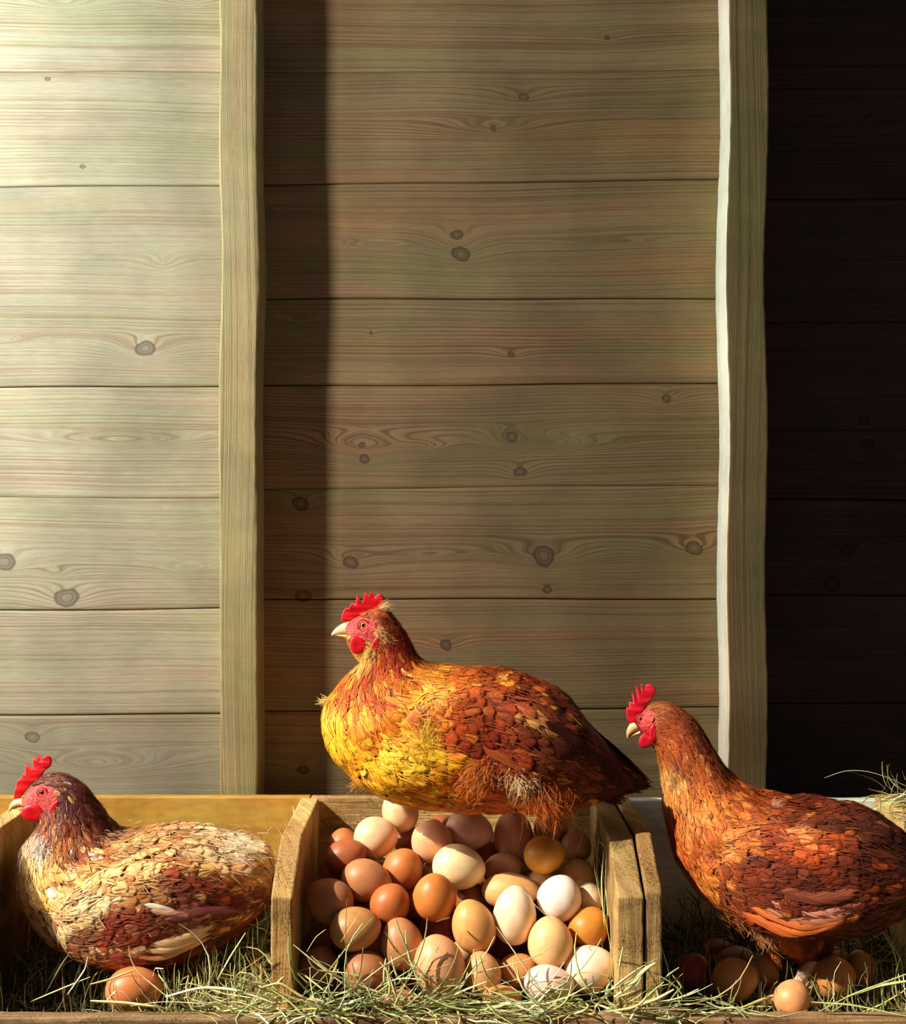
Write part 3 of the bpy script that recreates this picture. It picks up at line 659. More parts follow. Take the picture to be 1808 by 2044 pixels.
def eye_mat(name, iris):
    m, nt, b = newmat(name)
    tc = nd(nt, 'ShaderNodeTexCoord').outputs['Object']
    x, y, z = nd(nt, 'ShaderNodeSeparateXYZ', {0: tc}).outputs
    r = math_(nt, 'SQRT', math_(nt, 'ADD', math_(nt, 'MULTIPLY', x, x), math_(nt, 'MULTIPLY', z, z)))
    c = ramp(nt, r, [(0.0, (0, 0, 0)), (0.50, (0.002, 0.002, 0.002)), (0.56, tuple(lin(iris))), (0.86, tuple(lin(iris)*0.8)), (0.95, (0.05, 0.01, 0.0))])
    nt.links.new(c, b.inputs['Base Color']); b.inputs['Roughness'].default_value = 0.08; b.inputs['Specular IOR Level'].default_value = 0.6
    return m
M['eye_gold'] = eye_mat('eye_golden', (222, 160, 30)); M['eye_orange'] = eye_mat('eye_orange', (214, 96, 24)); M['eye_brown'] = eye_mat('eye_brown', (150, 62, 30))
# body skin: under-plumage and bare red face, from attributes
def body_mat():
    m, nt, b = newmat('hen_body')
    col = nd(nt, 'ShaderNodeAttribute', attribute_name='Col').outputs['Color']
    fc = nd(nt, 'ShaderNodeAttribute', attribute_name='face').outputs['Fac']
    tc = nd(nt, 'ShaderNodeTexCoord').outputs['Object']
    n = nd(nt, 'ShaderNodeTexNoise', {'Vector': tc, 'Scale': 650.0, 'Detail': 3.0}).outputs['Fac']
    n2 = nd(nt, 'ShaderNodeTexNoise', {'Vector': tc, 'Scale': 160.0, 'Detail': 3.0}).outputs['Fac']
    n3 = nd(nt, 'ShaderNodeTexNoise', {'Vector': tc, 'Scale': 330.0, 'Detail': 2.0, 'Distortion': 1.2}).outputs['Fac']
    red = mix(nt, mapr(nt, n2, 0.38, 0.66), L4((166, 12, 18)), L4((206, 62, 44)))
    under = mix(nt, 1.0, col, (0.5, 0.42, 0.36, 1), 'MULTIPLY')
    nt.links.new(mix(nt, fc, under, red), b.inputs['Base Color'])
    b.inputs['Roughness'].default_value = 0.5
    nt.links.new(nd(nt, 'ShaderNodeBump', {'Height': math_(nt, 'ADD', n, math_(nt, 'MULTIPLY', n3, 1.6)), 'Strength': 0.9, 'Distance': 0.0010}).outputs[0], b.inputs['Normal'])
    return m
M['body'] = body_mat()

def catmull(A, n):
    A = np.asarray(A, float); k = len(A); t = np.linspace(0, k - 1, n)
    i = np.clip(np.floor(t).astype(int), 0, k - 2); f = (t - i)[:, None]
    Pm = np.concatenate([[2*A[0] - A[1]], A, [2*A[-1] - A[-2]]])
    p0, p1, p2, p3 = Pm[i], Pm[i + 1], Pm[i + 2], Pm[i + 3]
    return 0.5*((2*p1) + (p2 - p0)*f + (2*p0 - 5*p1 + 4*p2 - p3)*f**2 + (3*p1 - p0 - 3*p2 + p3)*f**3)

class Surf:
    """a closed tube from rings of (dorsal px, ventral px, half width px, side offset px, feather length, feather width, lift)"""
    def __init__(s, rings, yfun, n=150, m=96, sup=0.92, bulge=0.0):
        A = catmull(rings, n); s.n, s.m = n, m; s.A = A
        y0 = np.array([yfun(a[0]) for a in A]); S = F/(y0 + DC)
        yc = y0 + A[:, 5]/S
        D = np.stack([(A[:, 0] - 904)/S, -(A[:, 1] - 1022)/S], -1); V = np.stack([(A[:, 2] - 904)/S, -(A[:, 3] - 1022)/S], -1)
        # rounded ends
        C = (D + V)/2; H = (D - V)/2; w = np.maximum(A[:, 4], 1.0)/S
        th = np.arange(m)*2*np.pi/m
        c, sn = np.cos(th), np.sin(th)
        cc = np.sign(c)*np.abs(c)**sup; ss = np.sign(sn)*np.abs(sn)**sup
        wid = 1 - bulge*np.cos(th)                      # broader towards the belly
        X = C[:, None, 0] + H[:, None, 0]*cc; Z = C[:, None, 1] + H[:, None, 1]*cc
        Y = yc[:, None] - w[:, None]*ss*wid
        s.G = np.stack([X, Y, Z], -1)
        s.calc()
    def calc(s):
        G = s.G
        s.dT = np.gradient(G, axis=0); 
        s.dP = (np.roll(G, -1, 1) - np.roll(G, 1, 1))/2
        N = np.cross(s.dT, s.dP); N /= np.linalg.norm(N, axis=2, keepdims=True) + 1e-12
        cen = G.mean(axis=1, keepdims=True); sg = np.sign(((G - cen)*N).sum(-1).mean()); s.N = N*sg
        s.lT = np.linalg.norm(s.dT, axis=2); s.lP = np.linalg.norm(s.dP, axis=2)
        s.area = np.linalg.norm(np.cross(s.dT, s.dP), axis=2)
    def at(s, arr, t, p):
        t = np.clip(t, 0, s.n - 1.001); i = np.floor(t).astype(int); f = (t - i)
        p = np.mod(p, s.m); j = np.floor(p).astype(int) % s.m; g_ = (p - np.floor(p)); j2 = (j + 1) % s.m
        if arr.ndim == 3: f = f[..., None]; g_ = g_[..., None]
        return (arr[i, j]*(1 - f) + arr[i + 1, j]*f)*(1 - g_) + (arr[i, j2]*(1 - f) + arr[i + 1, j2]*f)*g_
    def mesh(s, name, attrs=None):
        G = s.G; V = G.reshape(-1, 3); n, m = s.n, s.m
        Q = gridquads(n, m, True)
        a, b_ = G[0].mean(0), G[-1].mean(0)
        V = np.concatenate([V, [a, b_]])
        j = np.arange(m); j2 = (j + 1) % m
        Q = np.concatenate([Q, np.stack([np.full(m, n*m), j2, j, j], -1), np.stack([np.full(m, n*m + 1), (n - 1)*m + j, (n - 1)*m + j2, (n - 1)*m + j2], -1)])
        quads = Q[:n*m - m]
        bm = bmesh.new(); vs = [bm.verts.new(v) for v in V]
        for q in Q:
            q = list(dict.fromkeys(int(k) for k in q))
            try: bm.faces.new([vs[k] for k in q])
            except ValueError: pass
        bmesh.ops.recalc_face_normals(bm, faces=bm.faces[:])
        me = bpy.data.meshes.new(name); bm.to_mesh(me); bm.free()
        for an, (ty, arr) in (attrs or {}).items():
            ar = np.concatenate([arr, arr[:1], arr[-1:]]) if len(arr) == n*m else arr
            t = me.attributes.new(an, ty, 'POINT'); key = {'FLOAT': 'value', 'FLOAT_COLOR': 'color'}[ty]
            t.data.foreach_set(key, np.ascontiguousarray(ar, dtype=np.float32).ravel())
        return me
def topx(p):                                     # side-view position used only to look up the plumage pattern
    s = F/(p[..., 1] + DC); return np.stack([904 + p[..., 0]*s, 1022 - p[..., 2]*s], -1)
def pattern(anch, q, r, rnd=0.5):
    """plumage colour at side-view points q: nearest colour spots, partly picked at random feather by feather"""
    A = np.array([a[:2] for a in anch], float); C = lin(np.array([a[2] for a in anch], float))
    d2 = ((q[:, None, :] - A[None])**2).sum(-1) + 120.0
    w = 1/d2**1.7; w /= w.sum(1, keepdims=True)
    blend = w @ C
    cw = np.cumsum((1/d2**1.1)/(1/d2**1.1).sum(1, keepdims=True), axis=1)
    k = np.clip((cw < r[:, None]).sum(1), 0, len(A) - 1)
    return blend*(1 - rnd) + C[k]*rnd
LU = np.array([0, .18, .42, .66, .84, .95, 1.0]); LW = np.array([.30, .74, 1.0, .95, .72, .44, .10])
def feathers(s, name, parent, anch, dens=1.0, tr=(0.0, 1.0), keep=None, scale=1.0, rnd=0.5, side=None, seed=1, jitter=0.16, camber=0.18, Lk=1.0, Wk=1.0, vary=0.22, offs=0.0):
    rg = np.random.default_rng(seed)
    L_ = s.A[:, 6]*scale/1860*Lk; W_ = s.A[:, 7]*scale/1860*Wk; lift_ = s.A[:, 8]
    dn = dens/(np.maximum(L_, 1e-4)*0.36*np.maximum(W_, 1e-4)*0.62)
    lam = s.area*dn[:, None]
    lo, hi = int(tr[0]*(s.n - 1)), int(tr[1]*(s.n - 1)); lam[:lo] = 0; lam[hi:] = 0
    cnt = rg.poisson(lam); I, J = np.nonzero(cnt); rep = cnt[I, J]
    I = np.repeat(I, rep); J = np.repeat(J, rep); N = len(I)
    t0 = I + rg.random(N) - .5; p0 = J + rg.random(N) - .5
    t0 = np.clip(t0, 0, s.n - 1.01)
    base = s.at(s.G, t0, p0)
    if keep is not None:
        k = keep(topx(base), base); t0, p0, base = t0[k], p0[k], base[k]; N = len(t0)
    if side is not None:
        ang = p0*2*np.pi/s.m; k = np.sin(ang)*side > -0.15; t0, p0, base = t0[k], p0[k], base[k]; N = len(t0)
    it = t0.astype(int)
    L = L_[it]*rg.uniform(.8, 1.2, N); Wd = W_[it]*rg.uniform(.85, 1.15, N)*0.5; lf = lift_[it]*rg.uniform(.5, 1.5, N)
    an = rg.normal(0, jitter, N); rr = rg.random(N)
    lT = s.at(s.lT, t0, p0) + 1e-7; lP = s.at(s.lP, t0, p0) + 1e-7
    uu = LU[None, :, None]; vv = np.array([-1, -.5, 0, .5, 1])[None, None, :]
    ul = (uu - 0.15)*L[:, None, None]; vl = vv*LW[None, :, None]*Wd[:, None, None]
    ca, sa = np.cos(an)[:, None, None], np.sin(an)[:, None, None]
    du = ul*ca - vl*sa; dv = ul*sa + vl*ca
    tt = t0[:, None, None] + np.clip(du/lT[:, None, None], -14, 14); pp = p0[:, None, None] + np.clip(dv/lP[:, None, None], -s.m/7, s.m/7)
    # beyond the tail end the feather continues straight
    over = np.maximum(tt - (s.n - 1.01), 0)*lT[:, None, None]
    Pq = s.at(s.G, tt, pp); Nq = s.at(s.N, tt, pp)
    Tq = s.at(s.dT, tt, pp); Tq = Tq/(np.linalg.norm(Tq, axis=-1, keepdims=True) + 1e-12)
    Nq = Nq/(np.linalg.norm(Nq, axis=-1, keepdims=True) + 1e-12)
    h = (0.0003 + offs + lf[:, None, None]*L[:, None, None]*(uu*0.9 - uu*uu*0.25) + camber*Wd[:, None, None]*(1 - vv**2)*(0.3 + 0.7*uu) + (rr[:, None, None]*0.0010) - 0.0012*(uu < 0.1))
    V = Pq + Nq*h[..., None] + Tq*over[..., None]
    nu, nv = len(LU), 5
    q = gridquads(nu, nv); Q = (q[None] + (np.arange(N)*nu*nv)[:, None, None]).reshape(-1, 4)
    tip = topx(base)
    col = pattern(anch, tip, rg.random(N), rnd)*rg.uniform(1 - vary, 1 + vary, (N, 1))*(1 + rg.normal(0, .03, (N, 3)))
    C = np.repeat(np.concatenate([np.clip(col, 0, 1), np.ones((N, 1))], 1), nu*nv, 0)
    UV = np.stack([np.broadcast_to(uu, V.shape[:3]), np.broadcast_to(vv, V.shape[:3]), np.broadcast_to(rr[:, None, None], V.shape[:3])], -1).reshape(-1, 3)
    me = npmesh(name, V.reshape(-1, 3), Q, {'Col': ('FLOAT_COLOR', C), 'fuv': ('FLOAT_VECTOR', UV)})
    return link(name, me, M['feather'], parent)
def quills(name, parent, items, yoff=None):
    """long vaned feathers: items (px points of the shaft, y start, y end, width px, colour, twist)"""
    Vs, Qs, Cs, Us = [], [], [], []; n = 0; nu, nv = 16, 7
    for k, (pts, ya, yb, w, col, tw) in enumerate(items):
        p = path(pts, ya if yb is None else (ya, yb), nu); T = np.gradient(p, axis=0); T /= np.linalg.norm(T, axis=1, keepdims=True)
        up = np.cross(T, np.array([0, 1.0, 0])); up /= np.linalg.norm(up, axis=1, keepdims=True)
        sd = up*math.cos(tw) + np.array([0, 1.0, 0])*math.sin(tw); nn = np.cross(T, sd)
        u = np.linspace(0, 1, nu); prof_ = np.minimum(1, (u/0.16)**0.7*0.9 + 0.12)*np.sqrt(np.clip(1 - np.clip((u - 0.72)/0.29, 0, 1)**2, 0, 1))
        vv = np.linspace(-1, 1, nv); hw = w/2/1850
        V = p[:, None] + sd[:, None]*(vv[None, :, None]*prof_[:, None, None]*hw) - nn[:, None]*((vv[None, :, None]**2)*hw*0.25)
        Vs.append(V.reshape(-1, 3)); Qs.append(gridquads(nu, nv) + n); n += nu*nv
        c = lin(col); Cs.append(np.tile(np.append(c, 1), (nu*nv, 1)))
        Us.append(np.stack([np.repeat(u[:, None], nv, 1)*1.6 % 1.0 if False else np.repeat(u[:, None], nv, 1), np.repeat(vv[None], nu, 0)*0.8, np.full((nu, nv), (k*0.37) % 1)], -1).reshape(-1, 3))
    me = npmesh(name, np.concatenate(Vs), np.concatenate(Qs), {'Col': ('FLOAT_COLOR', np.concatenate(Cs)), 'fuv': ('FLOAT_VECTOR', np.concatenate(Us))})
    return link(name, me, M['feather'], parent)
def tufts(name, parent, items, seed=5):
    """soft down strands: (px, py, y, direction px, length px, spread, count, colour)"""
    rg = np.random.default_rng(seed); Ps, Rs, Cs = [], [], []
    for (x, y_, yy, dx, dy, ln, spr, cnt, col, area) in items:
        base = np.array(P(x, y_, yy)); s = sc(yy)
        d = np.array([dx, 0, -dy], float); d /= np.linalg.norm(d)
        N = int(cnt*2.2)
        off = rg.normal(0, 1, (N, 3))*np.array([area, area*0.35, area])/s
        dr = d + rg.normal(0, spr, (N, 3)); dr[:, 1] -= 0.15; dr /= np.linalg.norm(dr, axis=1, keepdims=True)
        L = ln*0.8/s*rg.uniform(.4, 1.2, N); K = 6; u = np.linspace(0, 1, K)
        cur = rg.normal(0, .25, (N, 3))
        pts = base + off[:, None] + dr[:, None]*u[None, :, None]*L[:, None, None] + cur[:, None]*(u**2)[None, :, None]*L[:, None, None]
        Ps.append(pts); Rs.append(rg.uniform(.00010, .00024, N)); Cs.append(lin(col)*rg.uniform(.8, 1.15, (N, 1)))
    global rng
    v, q, c = tubes(np.concatenate(Ps), np.concatenate(Rs), np.concatenate(Cs))
    me = npmesh(name, v, q, {'Col': ('FLOAT_COLOR', c), 'fuv': ('FLOAT_VECTOR', np.tile([.5, .3, .2], (len(v), 1)))})
    return link(name, me, M['hay'], parent)
def plate(name, parent, outline, y, mat, thick=0.0016, bev=0.0012, bend=0.0, res=3):
    cu = bpy.data.curves.new(name, 'CURVE'); cu.dimensions = '2D'; cu.fill_mode = 'BOTH'
    sp = cu.splines.new('BEZIER'); sp.bezier_points.add(len(outline) - 1); sp.use_cyclic_u = True
    for bp, (x, z, soft) in zip(sp.bezier_points, outline):
        X, _, Z = P(x, z, y); bp.co = (X, Z, 0)
        bp.handle_left_type = bp.handle_right_type = 'AUTO' if soft else 'VECTOR'
    cu.extrude = thick; cu.bevel_depth = bev; cu.bevel_resolution = 3; cu.resolution_u = 6; cu.offset = -bev
    tmp = bpy.data.objects.new('tmp', cu); COL.objects.link(tmp)
    dg = bpy.context.evaluated_depsgraph_get(); me = bpy.data.meshes.new_from_object(tmp.evaluated_get(dg))
    bpy.data.objects.remove(tmp); bpy.data.curves.remove(cu)
    zc = np.mean([P(a, b_, y)[2] for a, b_, _ in outline])
    for v in me.vertices:
        x, z, d = v.co; v.co = (x, y - d + bend*(z - zc) + 0.0008*math.sin(x*400 + z*300), z)
    me.name = name; me.materials.clear()
    bm = bmesh.new(); bm.from_mesh(me); bmesh.ops.remove_doubles(bm, verts=bm.verts, dist=1e-5); bmesh.ops.recalc_face_normals(bm, faces=bm.faces[:]); bm.to_mesh(me); bm.free()
    o = link(name, me, mat, parent, smooth=True)
    for e in me.edges: pass
    return o
def blob(name, parent, c, r, rot, mat, hang=0.3, seed=0):
    """fleshy drop: a flattened ball, fuller at its lower end; c (px,py,y), r (rx,rz,ry px)"""
    s = sc(c[2]); n, m = 20, 28
    u = np.linspace(0, np.pi, n); th = np.arange(m)*2*np.pi/m
    z = np.cos(u); rr = np.sin(u)*(1 - hang*z)
    V = np.stack([rr[:, None]*np.cos(th)*r[0]/s, rr[:, None]*np.sin(th)*r[2]/s, np.repeat(z[:, None], m, 1)*r[1]/s], -1).reshape(-1, 3)
    dish = np.exp(-((V[:, 0]*s/r[0])**2 + (V[:, 2]*s/r[1] + .1)**2)*2.2)*0.45*r[2]/s
    V[:, 1] += np.where(V[:, 1] < 0, dish, -dish*0)
    a = R(rot); x, zz = V[:, 0]*math.cos(a) + V[:, 2]*math.sin(a), -V[:, 0]*math.sin(a) + V[:, 2]*math.cos(a)
    p = P(*c); V = np.stack([x + p[0], V[:, 1] + p[1], zz + p[2]], -1)
    return link(name, npmesh(name, V, gridquads(n, m, True)[:, ::-1]), mat, parent)
def strip_tube(name, parent, pts, radii, mat, sq=1.0, m_=16):
    p = np.array(pts, float); k = 24; p = catmull(p, k); r = np.interp(np.linspace(0, 1, k), np.linspace(0, 1, len(radii)), radii)
    T = np.gradient(p, axis=0); T /= np.linalg.norm(T, axis=1, keepdims=True)
    a = np.cross(T, [0.13, 1, 0.07]); a /= np.linalg.norm(a, axis=1, keepdims=True); b_ = np.cross(T, a)
    th = np.arange(m_)*2*np.pi/m_
    V = (p[:, None] + r[:, None, None]*(np.cos(th)[None, :, None]*a[:, None] + sq*np.sin(th)[None, :, None]*b_[:, None]))
    V[0] = p[0] + (V[0] - p[0])*0.3; V[-1] = p[-1] + (V[-1] - p[-1])*0.15
    return V.reshape(-1, 3), gridquads(k, m_, True)
def merge(name, parent, lst, mat):
    Vs, Qs, n = [], [], 0
    for v, q in lst: Vs.append(v); Qs.append(q + n); n += len(v)
    return link(name, npmesh(name, np.concatenate(Vs), np.concatenate(Qs)), mat, parent)

def hen(spec):
    yf = spec['yf']; root = empty('hen', spec['base']); tag(root, spec['label'], 'hen')
    s = Surf(spec['rings'], yf, n=170, m=104, bulge=spec.get('bulge', 0.05))
    G = s.G                                       # soft irregularity of the plumage mass
    nz = np.array([[noise.noise(Vector(p)*38) + .5*noise.noise(Vector(p)*90) for p in row] for row in G[::2, ::2]])
    nz = np.repeat(np.repeat(nz, 2, 0), 2, 1)[:s.n, :s.m]
    nz = (nz + np.roll(nz, 1, 1) + np.roll(nz, -1, 1) + np.roll(nz, 1, 0) + np.roll(nz, -1, 0))/5
    amp = np.clip((s.A[:, 4] - 36)/60, 0, 1)*0.0038
    s.G = G + s.N*(nz*amp[:, None])[..., None]; s.calc()
    q = topx(s.G)
    head_lim = spec['head_u']
    ti = np.repeat(np.arange(s.n)[:, None], s.m, 1)/(s.n - 1)
    def facef(qq):
        f = np.zeros(len(qq))
        for (cx, cy, rx, ry, ro) in spec['face']:
            a = R(ro); dx, dy = qq[:, 0] - cx, qq[:, 1] - cy
            x, y = dx*math.cos(a) + dy*math.sin(a), -dx*math.sin(a) + dy*math.cos(a)
            f = np.maximum(f, np.clip((1.25 - np.sqrt((x/rx)**2 + (y/ry)**2))*4, 0, 1))
        return f
    qf = q.reshape(-1, 2); fc = facef(qf)
    fc = fc*(ti.ravel() < head_lim)
    under = pattern(spec['pat'], qf, np.full(len(qf), .5), 0.0)
    body = link('body', s.mesh('body', {'Col': ('FLOAT_COLOR', np.concatenate([under, np.ones((len(under), 1))], 1)), 'face': ('FLOAT', fc)}), M['body'], root)
    def keep_body(px, p3):
        k = facef(px) < 0.5
        return k
    u1 = spec['hackle_u']
    feathers(s, 'neck_plumage', root, spec['pat'], 1.25, (0.02, u1), keep_body, seed=spec['seed'], rnd=spec.get('rnd', .5), jitter=.10, Lk=1.25, Wk=.75)
    feathers(s, 'body_plumage', root, spec['pat'], 1.0, (u1 - .03, 1.0), None, seed=spec['seed'] + 1, rnd=spec.get('rnd', .5), jitter=.2)
    # thin separate barbs lying over the plumage
    wis = feathers(s, 'feather_wisps', root, spec['pat'], .17, (0.02, 1.0), keep_body, seed=spec['seed'] + 9, rnd=.3, jitter=.38, Lk=.95, Wk=.09, offs=0.0016, camber=0, vary=.3)
    surfs = [s]
    def outer(px, py, sgn, rad=9):
        best = None
        for S_ in surfs:
            qq = topx(S_.G); y = (S_.G[..., 1] - yf(px))*sgn
            d = (qq[..., 0] - px)**2 + (qq[..., 1] - py)**2
            k = (d < rad*rad) & (y > 0)
            if k.any(): v = y[k].max(); best = v if best is None else max(best, v)
        return yf(px) + sgn*(best if best is not None else 0.0)
    # wings
    for sgn, nm in ((-1, 'near'), (1, 'far')):
        rg_ = []
        for (dx, dy, vx, vy, yo, w, fl, fw) in spec['wing']:
            mx, my = (dx + vx)/2, (dy + vy)/2; surfs[:] = [s]
            off = abs(outer(mx, my, sgn) - yf(mx))*sc(yf(mx)) - 0.15*w
            rg_.append((dx, dy, vx, vy, w, sgn*off, fl, fw, 0.07))
        ws = Surf(rg_, yf, n=60, m=64, sup=1.0)
        surfs[:] = [s, ws]
        w_o = link('wing', ws.mesh('wing', {'Col': ('FLOAT_COLOR', np.concatenate([pattern(spec['wpat'], topx(ws.G).reshape(-1, 2), np.full(60*64, .5), 0), np.ones((60*64, 1))], 1)), 'face': ('FLOAT', np.zeros(60*64))}), M['body'], root)
        wf = feathers(ws, 'covert_feathers', root, spec['wpat'], 1.0, (0.0, 1.0), None, seed=spec['seed'] + 5, side=-sgn, jitter=.12, rnd=spec.get('rnd', .5))
        ww = feathers(ws, 'feather_wisps', root, spec['wpat'], .16, (0.0, 1.0), None, seed=spec['seed'] + 8, side=-sgn, jitter=.3, rnd=.3, Lk=.9, Wk=.09, offs=.0016, camber=0, vary=.3)
        ww.parent = w_o; ww.matrix_parent_inverse = Matrix.Identity(4)
        wf.parent = w_o; wf.matrix_parent_inverse = w_o.matrix_parent_inverse.inverted() @ wf.matrix_parent_inverse if False else Matrix.Identity(4)
        if spec.get('quills'):
            items = []
            for (pts, off1, off2, w, col, tw) in spec['quills']:
                ys = [outer(pt[0], pt[1], sgn, 14) + sgn*(0.0022 + 0.0005*len(items)) for pt in pts]
                items.append((pts, ys, None, w, col, tw*(-sgn)*0.4))
            qo = quills('flight_feathers', root, items); qo.parent = w_o; qo.matrix_parent_inverse = Matrix.Identity(4)
    if spec.get('tail'):
        items = []
        for (pts, off1, off2, w, col, tw) in spec['tail']:
            for sgn in (-1, 1):
                y1, y2 = yf(pts[0][0]), yf(pts[-1][0])
                items.append((pts, y1 + sgn*off1/sc(y1), y2 + sgn*off2/sc(y2), w, col, tw*(-sgn)))
        quills('tail', root, items)
    if spec.get('tufts'):
        it = []
        for (x, y_, off, *rest) in spec['tufts']:
            surfs[:] = [s]; it.append((x, y_, outer(x, y_, -1, 12) + 0.001, *rest))
        tufts('down_tuft', root, it)
    # head
    hy = yf(spec['eye'][0])
    def onside(px, py, sgn=-1):
        d = (q[..., 0] - px)**2 + (q[..., 1] - py)**2
        lim = int(s.n*head_lim); dd = d[:lim].copy()
        ang = np.arange(s.m)*2*np.pi/s.m; dd[:, np.sin(ang)*(-sgn) < 0.05] = 1e9
        i, j = np.unravel_index(np.argmin(dd), dd.shape); return s.G[i, j], s.N[i, j]
    for sgn in (-1, 1):
        pp, nn = onside(spec['eye'][0], spec['eye'][1], sgn)
        r = spec['eye'][2]/sc(hy)
        c = P(spec['eye'][0], spec['eye'][1], pp[1]); cy = pp[1] - sgn*r*0.45
        n, m_ = 18, 28; u = np.linspace(0, np.pi, n); th = np.arange(m_)*2*np.pi/m_
        V = np.stack([np.sin(u)[:, None]*np.cos(th), np.repeat(np.cos(u)[:, None], m_, 1), np.sin(u)[:, None]*np.sin(th)], -1).reshape(-1, 3)
        eo = link('eye', npmesh('eye', V, gridquads(n, m_, True)), M[spec['eyemat']]); eo.parent = root
        eo.location = Vector((c[0], cy, c[2])) - root.location; eo.scale = (r, r*0.8, r)
        # eyelid ring
        k = 40; a = np.arange(k)*2*np.pi/k; m2 = 8; b2 = np.arange(m2)*2*np.pi/m2
        for rr, tk, mt in ((1.18, .24, 'lid'), (1.72, .22, 'comb' if spec['combmat'] == 'comb' else 'comb_pink')):
            Rr = r*(rr + tk*np.cos(b2)[None]); V = np.stack([Rr*np.cos(a)[:, None]*1.04, np.repeat((tk*r*np.sin(b2))[None], k, 0), Rr*np.sin(a)[:, None]*.98], -1).reshape(-1, 3)
            Q = gridquads(k + 1, m2, True) % (k*m2)
            yy = cy + sgn*r*(0.40 if rr < 1.3 else -0.02)
            if rr > 1.3: yy = pp[1] + sgn*r*0.05
            eo2 = link('eyelid', npmesh('eyelid', V + np.array([c[0], yy, c[2]]), Q), M[mt], root)
    plate('comb', root, spec['comb'], hy, M[spec['combmat']], bend=spec.get('comb_bend', 0.0))
    for nm, cx, cy, rx, rz, ry, off, ro, hang, mt in spec['fleshy']:
        for sgn in (-1, 1):
            surfs[:] = [s]
            yb_ = outer(cx, cy, sgn, 6) + sgn*(0.0005 if nm != 'wattle' else 0.0018)
            if abs(yb_ - hy) < 1e-6: yb_ = hy + sgn*off/sc(hy)
            blob(nm, root, (cx, cy, yb_), (rx, rz, ry), ro, M[mt], hang)
    # beak: upper and lower half, each a tapering hooked solid
    for nm, rings in (('upper_beak', spec['beak'][0]), ('lower_beak', spec['beak'][1])):
        bs = Surf([(a, b_, c, d, w, 0, 5, 5, 0) for (a, b_, c, d, w) in rings], lambda x: hy, n=30, m=24, sup=0.95)
        link(nm, bs.mesh(nm), M['beak'], root)
    return root, s

# --- the big golden hen on the eggs
YB = lambda x: 0.113
r_ = [(688, 1248, 692, 1264, 10), (696, 1240, 696, 1282, 17), (712, 1231, 704, 1296, 24), (737, 1220, 712, 1310, 29), (764, 1214, 722, 1322, 32),
      (787, 1236, 722, 1332, 34), (806, 1262, 704, 1342, 37), (820, 1288, 688, 1356, 43), (832, 1310, 668, 1380, 53), (850, 1325, 652, 1408, 68),
      (884, 1330, 647, 1444, 87), (925, 1332, 656, 1488, 106), (970, 1335, 684, 1530, 122), (1015, 1342, 722, 1563, 134), (1055, 1353, 778, 1590, 141),
      (1092, 1370, 850, 1606, 142), (1124, 1392, 925, 1612, 138), (1152, 1420, 1000, 1614, 127), (1178, 1452, 1075, 1612, 108), (1203, 1484, 1145, 1603, 82),
      (1232, 1514, 1205, 1592, 52), (1262, 1540, 1250, 1580, 26), (1284, 1560, 1280, 1572, 8)]
fl = [(8, 5), (8, 5), (9, 6), (11, 6), (14, 7), (17, 8), (20, 9), (23, 10), (26, 12), (30, 16), (32, 22), (33, 25), (35, 27), (36, 29), (38, 30), (40, 31), (42, 32), (44, 32), (46, 32), (46, 30), (46, 26), (40, 20), (30, 14)]
lf_ = [.04]*5 + [.05]*4 + [.065]*14
ringsB = [(*a, 0, f[0], f[1], l) for a, f, l in zip(r_, fl, lf_)]
GOLDF = (232, 170, 34); GY = (240, 196, 60)
patB = [(700, 1225, (170, 80, 50)), (740, 1218, (176, 96, 50)), (770, 1226, (120, 44, 24)), (800, 1262, (116, 26, 14)), (822, 1300, (96, 18, 12)), (780, 1290, (150, 34, 16)), (760, 1330, (186, 66, 18)), (720, 1322, (232, 180, 84)),
        (800, 1330, (150, 40, 16)), (740, 1350, (160, 46, 12)), (700, 1370, (190, 76, 16)), (690, 1400, (206, 96, 18)), (730, 1400, (176, 58, 12)), (760, 1365, (226, 140, 40)), (715, 1420, (232, 150, 36)), (770, 1390, (150, 46, 16)), (655, 1420, GY), (670, 1460, GOLDF), (750, 1450, (206, 104, 24)),
        (700, 1440, (214, 120, 26)), (780, 1430, (208, 120, 26)), (830, 1345, (200, 116, 40)), (860, 1350, (216, 150, 50)), (820, 1380, (222, 156, 48)), (900, 1345, (176, 84, 30)), (720, 1500, GOLDF), (700, 1540, (226, 150, 30)), (780, 1500, GY), (840, 1480, GY), (860, 1520, GOLDF),
        (760, 1560, GOLDF), (820, 1580, (222, 140, 28)), (880, 1590, (206, 110, 26)), (900, 1560, (196, 90, 24)), (950, 1600, (190, 90, 26)), (960, 1340, (150, 66, 28)), (1040, 1350, (130, 52, 26)),
        (1100, 1390, (110, 44, 24)), (1160, 1450, (90, 38, 20)), (1000, 1560, (176, 70, 22)), (1050, 1545, (238, 168, 60)), (1030, 1530, (244, 206, 120)), (1080, 1590, (196, 84, 24)), (1130, 1580, (150, 58, 20)), (1200, 1500, (70, 30, 18)), (1240, 1550, (50, 24, 16)), (1160, 1590, (90, 36, 18)), (1280, 1560, (40, 22, 16))]
